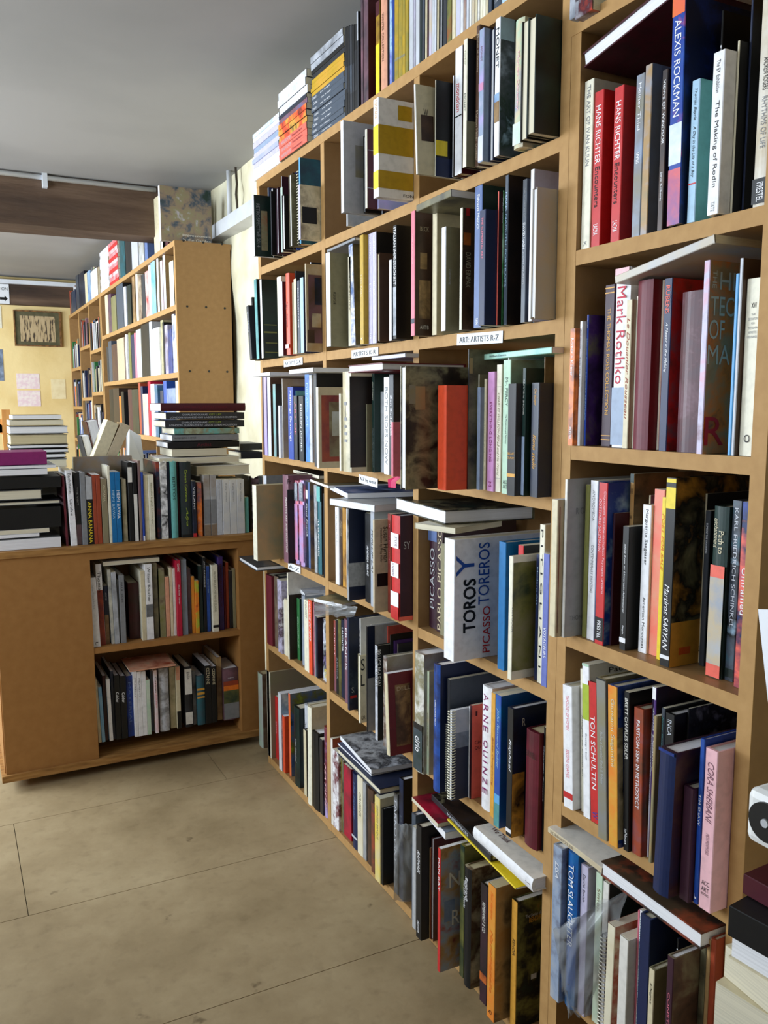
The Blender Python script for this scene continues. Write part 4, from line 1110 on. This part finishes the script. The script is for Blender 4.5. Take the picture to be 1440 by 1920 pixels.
def pileY(where, n0, items, y, tr=f4, W=.22):
    for i, (x0, x1, yt, yb, st, spec) in enumerate(items):
        ox, oy, sc = tr; a = onY(ox+x0/sc, oy+yb/sc, y); b = onY(ox+x0/sc, oy+yt/sc, y)
        flat(where, n0+i, x0, yb, x1, yb+(x1-x0)*.02, y, y, abs(b.z-a.z)*.96, W, st, spec, 'Y', tr)
pileY(K0, 60, [(808, 1290, 715, 815, 'offwhite,F,H,c,B', ''), (475, 1190, 645, 705, 'white,F,P,c,B', ''), (588, 1080, 570, 642, 'cream,F,P,c,B', ''),
 (550, 1195, 503, 566, 'black,H,w,B', 'Artlist~burgundy~.4~.6~.5'), (590, 1190, 445, 500, 'grey,P,w,B', 'NUREMBERG A STYLE~charcoal~.03~.35~.3'), (610, 1195, 385, 442, 'mint+khaki+turquoise+olive,P,c,B', ''),
 (528, 1240, 312, 380, 'charcoal,H,c,B', 'CHARLIE KOOLHAAS~silver~.2~.52~.25~.2;CITY LUST~lime~.54~.7~.25~.2;LONDON GUANGZHOU LAGOS DUBAI HOUSTON~silver~.05~.9~.25~-.2'),
 (534, 1240, 242, 310, 'charcoal,H,c,B', 'CHARLIE KOOLHAAS~silver~.2~.52~.25~.2;CITY LUST~lime~.54~.7~.25~.2;LONDON GUANGZHOU LAGOS DUBAI HOUSTON~silver~.05~.9~.25~-.2'),
 (490, 1250, 155, 236, 'maroon,H,w,B', 'LA PRIMAVERA DELLA PITTURA LOMBARDA~burgundy~.22~.78~.3')], 3.30)
# black and cream pile at the end of the trolley
g4 = (0, 820, 5.538)
pileY(K0, 40, [(-160, 638, 1045, 1165, 'grey+lightgrey,F,P,w,B', ''), (-160, 410, 1000, 1040, 'lightgrey,F,P,w', ''), (-160, 515, 948, 998, 'lightgrey+offwhite,F,P,c', ''),
 (-160, 640, 700, 944, 'black,S,H,c,B', ''), (-160, 628, 652, 696, 'charcoal,F,H,c,B', ''), (-160, 440, 530, 648, 'charcoal,F,H,c,B', ''),
 (-160, 636, 394, 526, 'black,S,H,c,B', ''), (-160, 495, 320, 388, 'silver+white,F,P,w,B', ''), (-160, 580, 285, 318, 'navy+silver,F,P,w', '')], 3.245, g4, .26)
pileY(K0, 50, [(-160, 490, 132, 282, 'magenta,S,H,w,B', ''), ], 3.27, g4, .2)
# second heap standing behind on the trolley
h4 = (0, 720, 5.538)
pileY(K0, 70, [(110, 700, 768, 860, 'grey,F,H,c', ''), (100, 690, 715, 765, 'black,F,H,w', ''), (120, 715, 665, 710, 'black,F,H,w', ''), (105, 712, 620, 660, 'black,F,H,w', ''), (108, 705, 510, 618, 'beige+khaki,F,H,d', ''),
 (100, 710, 425, 508, 'grey,F,H,w', ''), (100, 660, 362, 422, 'khaki,F,P,c', ''), (130, 640, 312, 360, 'charcoal,F,P,w', '')], 3.80, h4, .2)

flat(K1, 50, 40+150, 72, 650, 75, 3.245, 3.245, .016, .2, 'offwhite,F,P,c,B', '', 'Y', (150, 1040, 4.36))
flat(K2, 50, 408, 1128, 785, 1090, 3.2, 3.2, .004, .19, 'salmon/beige+salmon+rust,P,c,B', '', 'Y', (150, 1000, 4.36))
# ================================================================ loose things
# spiral notebooks on the fifth shelf of bay C
def spiral_book(slot, label, sp, sd, coil, pic=None, n=30):
    M_, t, h = SLOT[slot]; D = .21
    t -= .003; r = MB(); r.box(.004, D, -t/2, t/2, 0, h, pagemat('w')); o = r.build('spiral_notebook'); o.matrix_world = M_
    m = MB(); m.box(.003, D+.001, -t/2-.001, -t/2, 0, h, cover(sd)); m.box(.003, D+.001, t/2, t/2+.001, 0, h, cover(sp)); m.build('notebook_cover', o)
    if pic:
        m = MB()
        for p in pic.split(';'): m.join(deco(t+.002, h, D, '$'+p)[0][1], Matrix())
        m.build('cover_picture', o)
    m = MB()
    for k in range(n):
        zz = h*(k+.5)/n; R = t/2+.0045
        tube(m, [(.006-R*math.sin(q)*1.0, R*math.cos(q), zz+.001*q) for q in [math.pi*j/5 for j in range(-1, 7)]], .0013, coil, 5)
    m.build('spiral_binding', o)
    tag(o, label, 'notebook'); return o
M_COIL, nt_, b_ = newmat('cream_plastic_coil', .3); b_.inputs['Base Color'].default_value = lin('e6e2c8')
spiral_book(2, 'spiral notebook with cream coil and a pale mountain photograph on its cover', 'charcoal', 'ink', M_COIL, 'silver+bluegrey~.02~1~.0~.25;slate+bluegrey~.02~1~.25~.42', 34)
spiral_book(1, 'small dark wire-bound notebook beside the tall navy hardback', 'charcoal', 'charcoal', M_COIL, None, 38)
spiral_book(0, 'black wire-bound book beside the translucent plastic bag on the lowest shelf', 'black', 'black', M_COIL, None, 26)
spiral_book(3, 'thin wire-bound book beside an orange spine on the top shelf', 'black', 'black', M_COIL, None, 26)

# plastic bags
M_BAG, nt_, b_ = newmat('clear_plastic_film', .22, .6)
b_.inputs['Base Color'].default_value = lin('9da1a3'); b_.inputs['Alpha'].default_value = .38; b_.inputs['Roughness'].default_value = .2
def bag(name, pts, nx, nz, label, thick=.05, seed=1, mat=None):
    """crumpled film between four corner points (front face) with a second face behind"""
    m = MB(); A, B, Cc, Dd = [Vector(p) for p in pts]; V = []
    for s in (0, 1):
        for j in range(nz+1):
            for i in range(nx+1):
                u, v = i/nx, j/nz; p = (A*(1-u)+B*u)*(1-v)+(Dd*(1-u)+Cc*u)*v
                w = math.sin(math.pi*u)*math.sin(math.pi*min(1, v*1.02))
                q = NZ.noise(Vector((u*4+seed, v*5, s*9)))*.018+NZ.noise(Vector((u*12, v*14+seed, s*9)))*.006
                V.append(p+Vector(((-1 if s == 0 else 1)*thick*.5*w+q*(1 if 0 < u < 1 else .3), q*.6, q*.5)))
    F = []
    for s in (0, 1):
        b = s*(nx+1)*(nz+1)
        for j in range(nz):
            for i in range(nx): F.append((b+j*(nx+1)+i, b+j*(nx+1)+i+1, b+(j+1)*(nx+1)+i+1, b+(j+1)*(nx+1)+i))
    m.poly(V, mat or M_BAG, F); o = m.build(name, smooth=True); return tag(o, label, 'bag')
bag('plastic_bag', [onX(1065, 1900, 1.045), onX(1100, 1905, 1.06), onX(1180, 1668, 1.075), onX(1037, 1742, 1.02)], 18, 22, 'translucent grey plastic bag bulging out of the lowest shelf', .06, 2)
bag('plastic_bag', [onZ(738, 1690, .035), onZ(800, 1690, .035), onX(772, 1545, 1.06), onX(742, 1545, 1.05)], 10, 14, 'clear crumpled plastic sleeve hanging off books at floor level', .02, 5)
bag('plastic_bag', [onX(588, 1152, .93), onX(664, 1156, .95), onX(670, 1138, .95), onX(590, 1130, .92)], 14, 6, 'clear crinkled plastic film under the white paperback lying on books', .02, 8)

# the pink ribbon hanging from the shelf
M_RIB, nt_, b_ = newmat('pink_ribbon', .5); b_.inputs['Base Color'].default_value = lin('e0306c')
m = MB()
c = [onX(744, 893, 1.07), onX(727, 899, 1.06), onX(728, 914, 1.05), onX(733, 914, 1.05), onX(733, 902, 1.05), onX(745, 892, 1.06)]
for k in range(2):
    P_ = [p+Vector((0, -.012*k, 0)) for p in c]; n = 6
    for i in range(len(P_)-1):
        a, b2 = P_[i], P_[i+1]; o_ = Vector((.004, -.008, 0)); m.poly([a, b2, b2+o_, a+o_], M_RIB); m.poly([a+Vector((.001,0,0)), b2+Vector((.001,0,0)), b2+o_+Vector((.001,0,0)), a+o_+Vector((.001,0,0))], M_RIB)
tag(m.build('ribbon'), 'pink ribbon loop hanging over the shelf edge by the black picture book', 'ribbon')

# ---- end wall pictures
def wallthing(name, x0, y0, x1, y1, label, cat, parts, depth=.02):
    a, b = onY(x0, y0, YF), onY(x1, y1, YF); w, h = b.x-a.x, a.z-b.z
    r = empty(name, (a.x, YF, b.z)); tag(r, label, cat)
    for n, u0, u1, v0, v1, d0, d1, mat in parts:
        m = MB(); m.box(u0*w, u1*w, -d1, -d0, (1-v1)*h, (1-v0)*h, mat); m.build(n, r)
    return r, w, h
M_FR = mat_noise('old_gilt_frame', [(.3, '4a3524'), (.6, '8a6238')], 30, .5)
M_MOUNT = mat_noise('olive_mount', [(.4, '545038'), (.6, '5f5b42')], 20, .8)
M_PLAN = mat_noise('old_street_drawing', [(.40, '4a3f33'), (.47, 'b39d77'), (.6, 'bfa983')], 9, .8, 3, stretch=(6, 1, 1.2))
wallthing('framed_picture', 24, 581, 116, 651, 'framed old drawing in an olive mount on the yellow wall', 'picture',
          [('frame', 0, 1, 0, .035, .001, .03, M_FR), ('frame', 0, 1, .965, 1, .001, .03, M_FR), ('frame', 0, .025, .035, .965, .001, .03, M_FR), ('frame', .96, 1, .035, .965, .001, .03, M_FR),
           ('mount', .025, .96, .035, .965, .001, .018, M_MOUNT), ('drawing', .13, .87, .15, .87, .0185, .0195, M_PLAN)])
M_PINKP = mat_noise('pink_print_paper', [(.42, 'e6cdd0'), (.6, 'efe3dc')], 30, .8)
for (x0, y0, x1, y1, lb) in [(30, 700, 75, 729, 'upper of two pale pink notices on the yellow wall'), (32, 732, 77, 762, 'lower of two pale pink notices on the yellow wall'), (95, 711, 124, 748, 'faint cream notice on the yellow wall close to the far bookcase')]:
    wallthing('wall_notice', x0, y0, x1, y1, lb, 'notice', [('sheet', 0, 1, 0, 1, .001, .003, M_PINKP if 'pink' in lb else mat_noise('cream_notice', [(.4, 'e8d6a6'), (.6, 'efe0b4')], 20))])
M_SIGNP, nt_, b_ = newmat('white_card', .7); b_.inputs['Base Color'].default_value = lin('dfe2e6')
r, w, h = wallthing('wall_sign', -30, 533, 17, 572, 'white card sign with a black arrow high on the end wall', 'sign', [('card', 0, 1, 0, 1, .092, .096, M_SIGNP)])
m = MB(); m.poly([(w*.6, -.0965, h*.33), (w*.8, -.0965, h*.33), (w*.8, -.0965, h*.42), (w*.93, -.0965, h*.26), (w*.8, -.0965, h*.12), (w*.8, -.0965, h*.2), (w*.6, -.0965, h*.2)], inkmat('black'))
write(m, 'ION', inkmat('black'), (w*.66, -.0966, h*.68), (1, 0, 0), (0, 0, 1), w*.28, h*.16); m.build('arrow', r)
wallthing('wall_poster', -40, 654, 8, 714, 'grey-blue poster at the edge of the yellow wall', 'poster', [('sheet', 0, 1, 0, 1, .001, .004, cover('bluegrey+slate'))])
wallthing('wall_poster', -30, 572, 4, 616, 'cream card pinned beside the framed drawing', 'poster', [('sheet', 0, 1, 0, 1, .001, .004, cover('ivory'))])
# orange wooden chair back / step frame behind the trolley
M_PINE = mat_noise('orange_pine', [(.3, 'c98a4a'), (.6, 'dca05c')], 6, .5, 5, stretch=(6, 6, 1))
yk = 4.9; r = empty('wooden_chair', (onY(0, 800, yk).x, yk, 0)); tag(r, 'orange pine ladder-back chair standing behind the trolley by the yellow wall', 'chair')
a, b = onY(19, 768, yk), onY(-30, 768, yk)
def rp(n, x0, x1, y0, y1, z0, z1):
    o = slab(n, x0, x1, y0, y1, z0, z1, M_PINE, r); o.location = (-r.location.x, -r.location.y, 0)
w_ = .042
xr = onY(12, 800, yk).x+w_/2; xl = xr-.40
rp('leg', xr-w_, xr, yk-.02, yk+.02, 0, a.z); rp('leg', xl, xl+w_, yk-.02, yk+.02, 0, a.z)
rp('leg', xr-w_, xr, yk-.42, yk-.38, 0, .43); rp('leg', xl, xl+w_, yk-.42, yk-.38, 0, .43)
rp('seat', xl-.01, xr+.01, yk-.43, yk+.02, .43, .455)
rp('back_rail', xl+w_, xr-w_, yk-.01, yk+.01, a.z-.12, a.z-.05)
m = MB(); q = [onY(12, 792, yk), onY(-12, 768, yk)]
m.box(0, .24, -.01, .01, 0, .04, M_PINE); o = m.build('brace', r); o.location = (q[0].x-.0-r.location.x, 0.0, q[0].z-.03); o.rotation_euler = (0, math.radians(-145), 0)

TZB = TZ+.245
o = slab('cardboard_box', .30, 1.05, 3.64, 4.10, TZ+.001, TZB-.001, mat_noise('white_card_box', [(.3, 'c9c6bd'), (.6, 'd6d3ca')], 9)); tag(o, 'pale cardboard box on the trolley under the leaning cream books', 'box')
# ---- boxes and loose books standing behind the trolley's front row
def slabbook(name, pa, pb, w, t, st, label, cat='book', lean=0, pg='c'):
    pass
def leaner(px, py, pxb, pyb, Y, zb, wpx, D, st, n):
    """a book on the trolley leaning sideways: top corner and foot seen at px,py and pxb,pyb"""
    Y *= K; a = onY(px, py, Y); b = onY(pxb, pyb, Y); h = math.hypot(a.x-b.x, a.z-b.z); ang = math.atan2(a.x-b.x, a.z-b.z)
    t = wpx*(Y*math.cos(YAW)+a.x*math.sin(YAW))/FPX
    sp, _, sd = st.split(',')[0].partition('/')
    h = (a.z-TZB)/math.cos(ang); b = Vector((a.x-math.sin(ang)*h, Y, TZB)); lift = abs(math.sin(ang))*t+.001
    M = Matrix.Translation((b.x+t/2*math.cos(ang), Y, TZB+lift-t/2*math.sin(ang))) @ Matrix.Rotation(ang, 4, 'Y') @ rz(HP)
    add_book(M, t, h, D, sp, sd, ''.join(st.split(',')[1:]), '', 1e9, K0, 90+n)
leaner(202, 796, 180, 852, 3.42, 0, 22, .1, 'cream,S,H', 1)
leaner(228, 800, 205, 852, 3.42, 0, 18, .1, 'beige/tan,S,H', 2)
leaner(162, 795, 176, 850, 3.75, 0, 20, .16, 'silver/maroon,H,F,w', 3)
leaner(152, 822, 160, 852, 3.5, 0, 15, .14, 'white/black,H,F,w', 4)
# picture book lying at the back with grey cover and white rim
a = onY(137, 858, 3.56); b = onY(247, 858, 3.56)
add_book(Matrix.Translation((a.x, 3.575, TZ+.001)), .03, a.z-TZ, b.x-a.x, 'khaki', 'grey+taupe+khaki', 'SHw', '', 1e9, K0, 96)
m = MB(); a = onY(243, 805, 3.9); b = onY(265, 850, 3.9); b.z = TZB
m.poly([(a.x, 3.9, a.z), (b.x, 3.9, a.z-.03), (b.x+.02, 3.92, b.z), (a.x-.01, 3.9, b.z), (a.x, 3.98, a.z), (b.x, 3.98, a.z-.03), (b.x+.02, 4.0, b.z), (a.x-.01, 3.98, b.z)], M_PAPER,
       [(0, 3, 2, 1), (4, 5, 6, 7), (0, 1, 5, 4), (1, 2, 6, 5), (2, 3, 7, 6), (3, 0, 4, 7)])
tag(m.build('paper_bag'), 'white paper bag standing behind the pile of flat books on the trolley', 'bag')
flat(K0, 97, 452, 858, 492, 862, 3.45, 3.45, .03, .2, 'ink,H', '', 'Y'); flat(K0, 98, 450, 842, 492, 846, 3.46, 3.46, .03, .2, 'charcoal+slate,H', '', 'Y')
m = MB(); a = onY(478, 880, 3.56)
V = []; F = []
for j in range(7):
    for i in range(9):
        t = 2*math.pi*i/8; R = .045*(1-.08*j)
        V.append((a.x+R*math.cos(t)*1.1, 3.56+R*math.sin(t), TZ+.001+j*.037+.006*math.sin(3*t+j)))
for j in range(6):
    for i in range(8): F.append((j*9+i, j*9+i+1, (j+1)*9+i+1, (j+1)*9+i))
m.poly(V, mat_noise('striped_purple_cloth', [(.45, '2a1f38'), (.55, '8a7aa0')], 12, .7, 2, stretch=(1, 1, 4)), F)
tag(m.build('cloth_bag', smooth=True), 'crumpled dark purple striped cloth bundle at the end of the trolley', 'cloth')

# plastic things and paperbacks on top of the narrow bookcase
pp = onX(1085, 20, 1.07)
for k, (x0, x1, st) in enumerate([(1068, 1084, 'slate+silver,P'), (1078, 1110, 'vermilion+maroon+silver,P')]):
    flat('top of the narrow bookcase', k+1, x0, 36-k*3, x1, 30-k*8, 1.08, 1.08, .05, .15, st)

# sheet of paper taped to the bare side of the narrow bookcase / notice at the frame edge
o = slab('paper_notice', 0, .0012, 0, .18, -.24, 0, M_PAPER); a = onX(1419, 1142, 1.0); o.location = (1.002, a.y-.177, a.z+.034); o.rotation_euler = (math.radians(-11), 0, 0)
m = MB(); write(m, 'FICTION', inkmat('charcoal'), (-.0008, .165, -.035), (0, -1, 0), (0, 0, 1), .09, .01); write(m, 'HALF PRICE', inkmat('red'), (-.0008, .158, -.07), (0, -1, 0), (0, 0, 1), .11, .01); m.build('printed_lettering', o)
tag(o, 'white printed notice propped against the heap beside the narrow bookcase', 'notice')

# ---- desk and heap at the near corner
DZ = EYE-1.02
r = empty('side_table', (1.14, .55, 0)); tag(r, 'low brown table by the narrow bookcase carrying the near book heap', 'table')
for n, bx in [('table_top', (.88, 1.36, .30, .80, DZ-.03, DZ))]+[('leg', (x, x+.04, y, y+.04, 0, DZ-.03)) for x in (.90, 1.30) for y in (.32, .74)]:
    o = slab(n, *bx, M_CHIP, r); o.location = (-r.location.x, -r.location.y, 0)
HEAP = 'heap on the near table'
def heapbook(n, px, py, X, z, t, L, W_, rot, st, spec=''):
    p = onX(px, py, X); e = Vector((-math.sin(rot), math.cos(rot), 0)); inn = Vector((math.cos(rot), math.sin(rot), 0)); y = e.cross(inn)
    M = Matrix((inn, y, e)).transposed().to_4x4(); M.translation = Vector((p.x, p.y, EYE+z+t/2))-e*L
    c = st.split(','); sp, _, sd = c[0].partition('/')
    add_book(M, t, L, W_, sp, sd, ''.join(c[1:]), spec, 1e9, HEAP, n, 'flat')
zt = -1.02; X0 = .93
for n, (px, t, L, W_, rot, st, spec, dx) in enumerate([
    (1340, .05, .30, .22, .1, 'navy/navy,H,w', '', .02), (1330, .052, .29, .2, .18, 'charcoal,H,S', 'ASHMOLEAN~white~.08~.42~.28', -.01),
    (1360, .07, .24, .17, .12, 'cream,F,P,c', '', .03), (1375, .05, .25, .17, -.1, 'cream,F,P,c', '', .05), (1382, .055, .24, .18, .1, 'navy+steel/cream,F,H,w', '', .03),
    (1378, .045, .26, .2, .12, 'black,H,S', 'JASON BELL~white~.32~.7~.25', .0), (1402, .03, .22, .17, .05, 'maroon,H,S', 'ART~gold~.3~.6~.5', .04)]):
    p = onX(px, 1500, X0+dx); heapbook(n+1, px, 1500, X0+dx, zt, t, L, W_, rot, st, spec); zt += t+.0006
r = empty('desk_lamp_socket', (0, 0, 0))  # white boxy gadget with a black dial, no part of a lamp
p = onX(1412, 1560, .97); r.location = (p.x, p.y, EYE+zt)
m = MB(); m.box(-.0, .12, -.12, .015, .05, .13, M_WFRAME); m.build('housing', r, bevel=.012)
m = MB(); tube(m, [(-.004, -.022, .092), (.0, -.022, .092)], .028, M_BLACK, 24); tube(m, [(-.007, -.022, .092), (-.003, -.022, .092)], .006, inkmat('lightgrey'), 12); m.build('dial', r)
m = MB(); tube(m, [(.02, -.03, 0), (.02, -.03, .052)], .01, inkmat('taupe'), 12); m.build('foot', r)
tag(r, 'white boxy gadget with a round black dial on top of the near heap', 'gadget')

# ---- far bookcase: its rows are filled at random in the photograph's colours
random.seed(5)
pal_f = ['black', 'white', 'cream', 'navy', 'maroon', 'lightgrey', 'charcoal', 'beige', 'darkbrown', 'steel', 'green', 'orange', 'darkgreen', 'navy', 'burgundy', 'khaki', 'offwhite', 'darkbrown', 'black', 'ink', 'slate', 'grey', 'rust', 'black', 'charcoal', 'mauve', 'taupe']
FARC = 'far bookcase'
def fill(y0, y1, z, hmax, hmin=.2):
    y = y0-.016; k = 0
    while y > y1+.03:
        t = random.choice([.009, .013, .018, .024, .03, .04]); h = random.uniform(hmin, hmax-.015)
        if y-t < y1+.016: break
        c = random.choice(pal_f); X = 1.10+random.uniform(0, .03); k += 1
        fl = 'Fw' if random.random() < .18 else ''
        M = Matrix.Translation((X, y-t/2, EYE+z))
        add_book(M, t, h, min(.24, h*.75), c, c, fl+('P' if t < .02 else ''), '', t*h*FPX*FPX/((y*1.0)**2)*.30, FARC, k); y -= t+.0006
zz_ = (.84, .517, .167, -.192, -.582)
LF = (-6.862, -4.53)
row(FARC, .84, """
> 120 430 4.922
60 100 590 1.10 ink+slate
100 126 440 1.10 slate+charcoal
130 180 425 1.10 black+ink
182 205 420 1.10 cream
205 235 400 1.10 steel+lightblue
238 300 405 1.10 white/beige
500 550 95 1.10 darkgreen+teal
555 610 90 1.10 black
612 670 95 1.10 lightgrey+silver
680 725 100 1.10 silver+khaki
735 760 108 1.10 steel
812 864 -262 1.10 cream
870 888 -262 1.10 white/black
915 942 -270 1.10 maroon
""", back=1.34)
row('far bookcase top shelf', .517, """
> 120 430 4.922
370 395 620 1.10 cream
398 425 610 1.10 mauve+ink
425 470 635 1.10 khaki+olive
472 535 520 1.10 slate/black
540 562 540 1.10 silver
570 605 530 1.10 black+darkgreen
605 640 455 1.11 tan+brown
650 668 400 1.11 ivory
672 702 440 1.11 maroon+beige
705 735 430 1.11 charcoal
738 770 400 1.11 red+offwhite
750 790 330 1.11 silver+white
790 830 290 1.10 lightblue+sky/khaki
845 860 275 1.10 white/khaki
862 898 310 1.11 lightgrey+pink
900 920 190 1.11 silver/tan
960 1000 310 1.12 ivory/black
""", lim=LF)
row('far bookcase second shelf', .167, """
> 120 430 4.922
385 400 1090 1.11 charcoal
400 430 1040 1.11 slate
432 480 1070 1.11 brown+plum
480 545 1020 1.10 beige/taupe
545 570 980 1.11 white
585 605 960 1.11 olive
610 640 980 1.11 navy
640 655 960 1.11 rose
656 700 935 1.11 cream+lightblue
700 772 880 1.11 black
775 802 860 1.10 lightgrey
805 868 925 1.10 white
870 905 850 1.11 olive+cream
905 916 860 1.11 black
916 946 890 1.11 plum+lavender
946 984 930 1.11 royal+navy
985 1010 790 1.10 white+royal
1014 1028 800 1.10 ivory/black
""", lim=LF)
row('far bookcase third shelf', -.192, """
> 120 430 4.922
410 446 1480 1.11 black
446 500 1470 1.11 darkbrown
500 520 1540 1.11 orange
520 545 1500 1.11 black
585 620 1480 1.11 plum+maroon
620 680 1480 1.11 darkgreen+black
680 700 1400 1.11 rust
700 722 1450 1.11 navy
722 770 1520 1.10 beige+pink
770 795 1405 1.10 crimson
795 830 1430 1.10 white
830 860 1440 1.10 teal+steel
885 915 1490 1.11 ink
915 945 1400 1.11 blue
945 1030 1470 1.10 steel+bluegrey
1030 1060 1400 1.10 cream
""", lim=LF)
fill(6.88, yE+.028, -.582, .30, .22)
ya, yb_ = onX(188, 540, 1.1).y, onX(205, 540, 1.1).y; pile(FARC, (ya+yb_)/2, 12, [.024], ['white,P', 'silver+white,P', 'lavender+white,P'], L=(ya-yb_)*.95, base=60)
ya, yb_ = yb_, onX(222, 520, 1.1).y; pile(FARC, (ya+yb_)/2, 11, [.026], ['red,P', 'red+pink,P', 'red+white,P'], L=(ya-yb_)*.95, base=80)
for a, b, zs in [(6.93, 7.5, (.84, .44, .1, -.25, -.6)), (7.5, 8.1, (.84, .5, .06, -.192, -.582)), (8.1, 8.73, (.84, .34, -.02, -.32, -.62))]:
    for z in zs: fill(b, a, z, .27, .18)
# the picture book standing on top at its end, covers seen from the side
a = onY(303, 446, 4.53); b = onY(395, 360, 4.53)
M = Matrix.Translation((a.x, 4.56, EYE+.84)); M0 = M
add_book(M, .03, b.z-EYE-.84+.01, .27, 'white', 'darkgreen+slate+taupe+khaki+lavender', 'Hw', '@Impressionists~offwhite~.42~.97~.87~.05;@in the Garden~offwhite~.42~.97~.95~.05', 1e9, 'top of the far bookcase', 1)
# ================================================================ building the books
ORD = 'first second third fourth fifth sixth seventh eighth ninth tenth eleventh twelfth thirteenth fourteenth fifteenth sixteenth seventeenth eighteenth nineteenth twentieth'.split()
TENS = {20: 'twenty', 30: 'thirty', 40: 'forty'}
def ordinal(n):
    if n <= 20: return ORD[n-1]
    return TENS[n//10*10]+'-'+ORD[n % 10-1] if n % 10 else 'thirtieth'
def word(c):
    p = c.split('+'); w = lambda k: WORD.get(k, k)
    if len(p) == 1: return w(p[0])
    q = [w(k) for k in dict.fromkeys(p)]
    return 'patterned '+q[0]+'-and-'+q[1] if len(q) > 1 else q[0]
def short(b):
    c = b['sp'].split('+')[0]
    return ('white-paged' if 'F' in b['fl'] else WORD.get(c, c))
MAXB = 298
rank = sorted(range(len(BOOKS)), key=lambda i: -BOOKS[i]['area'])
keep = set(rank[:MAXB])
rows_ = {}
for i, b in enumerate(BOOKS): rows_.setdefault((b['where'], b['kind']), []).append(i)
labels = {}
for (where, kind), ids in rows_.items():
    ids.sort(key=lambda i: (BOOKS[i]['M'].translation.z if kind == 'flat' else (-BOOKS[i]['M'].translation.y if not where.endswith('trolley') else BOOKS[i]['M'].translation.x)))
    for k, i in enumerate(ids):
        b = BOOKS[i]; sz = ''
        if kind == 'upright':
            sz = 'thick ' if b['t'] > .04 else ('thin ' if b['t'] < .011 else ('tall ' if b['h'] > .3 else ''))
        ty = 'hardback' if ('H' in b['fl'] or b['t'] > .022) and 'P' not in b['fl'] else 'paperback'
        if 'F' in b['fl']: core = word(b['sp'])+(' book with white page edges outward' if 'w' in b['fl'] else ' book with cream page edges outward')
        else: core = word(b['sp'])+' '+ty
        if kind == 'flat': base = sz+core+' lying flat, '+where
        else:
            l = short(BOOKS[ids[k-1]]) if k else None; r = short(BOOKS[ids[k+1]]) if k+1 < len(ids) else None
            nb = 'between %s and %s' % (l, r) if l and r else 'beside '+(l or r or 'the panel')
            base = sz+core+' '+nb+', '+where
        w = base.replace(',', ' ,').split()
        labels[i] = (base, sz, core, where, kind, k, len(ids))
seen = {}
for i in keep: seen.setdefault(labels[i][0].lower(), []).append(i)
def fit(s):
    W_ = re.findall(r"[A-Za-z0-9][A-Za-z0-9'\u2019-]*", s); return len(W_) <= 16
used_l = set(LABELS)
final = {}
OVL = {(K0, 91): 'cream boxed book leaning sideways behind the upright row on the trolley', (K0, 92): 'beige boxed book leaning beside the cream one on the trolley',
 (K0, 93): 'maroon book with white pages tilted back, behind the leaning cream book', (K0, 94): 'small black book with white pages, tilted beside the maroon one on the trolley',
 (K0, 96): 'large grey picture book standing with its cover outward behind the rust spines', ('top of the far bookcase', 1): 'large garden painting book standing cover outward on top of the far bookcase'}
for i in sorted(keep):
    if (BOOKS[i]['where'], BOOKS[i]['order']) in OVL: final[i] = OVL[BOOKS[i]['where'], BOOKS[i]['order']]; used_l.add(final[i]); continue
    base, sz, core, where, kind, k, n = labels[i]
    s = base
    if len(seen[base.lower()]) > 1 or not fit(s) or s in used_l:
        if kind == 'flat': s = '%s, %s from the bottom of those lying flat, %s' % (core.replace(' white page edges', ' pages').replace(' cream page edges', ' pages'), ordinal(k+1), where)
        elif where.endswith('trolley'): s = '%s, %s from the blank door side, %s' % (core, ordinal(k+1), where)
        else: s = '%s, %s from its near post, %s' % (core, ordinal(n-k), where)
        if kind != 'flat' and not where.endswith('trolley'):
            s = '%s, %s counting from the near post, %s' % (core, ordinal(k+1), where)
        if not fit(s): s = s.replace('patterned ', '').replace(' counting', '').replace(' of those lying flat', '').replace(' with white page edges outward', ' showing pages').replace(' with cream page edges outward', ' showing pages').replace(' with pages outward', ' showing pages')
        if not fit(s): s = s.replace(' of the long bookcase', '').replace(' signed K-R', '').replace(' signed R-Z', ' R-Z')
    while s in used_l: s = s.replace(', ', ' nearby, ', 1)
    used_l.add(s); final[i] = s
GRP = lambda b: ('books lying flat, ' if b['kind'] == 'flat' else 'books standing on ')+b['where']
mass = MB(); nkeep = 0
for i, b in enumerate(BOOKS):
    cm, pm = book_mesh(b['t'], b['h'], b['D'], b['sp'], b['sd'], b['fl'])
    dec = deco(b['t'], b['h'], b['dv'], b['spec']) if b['spec'] else []
    if i in keep:
        o = cm.build('book'); o.matrix_world = b['M']; pm.build('pages', o)
        for n, m in dec: m.build(n, o)
        tag(o, final[i], 'book', GRP(b)); nkeep += 1
    else:
        mass.join(cm, b['M']); mass.join(pm, b['M'])
        for n, m in dec: mass.join(m, b['M'])
o = mass.build('small_books'); tag(o, 'the many thinner and farther books filling out the crowded shelves', 'books', kind='stuff')
print('BOOKS', len(BOOKS), 'kept', nkeep)
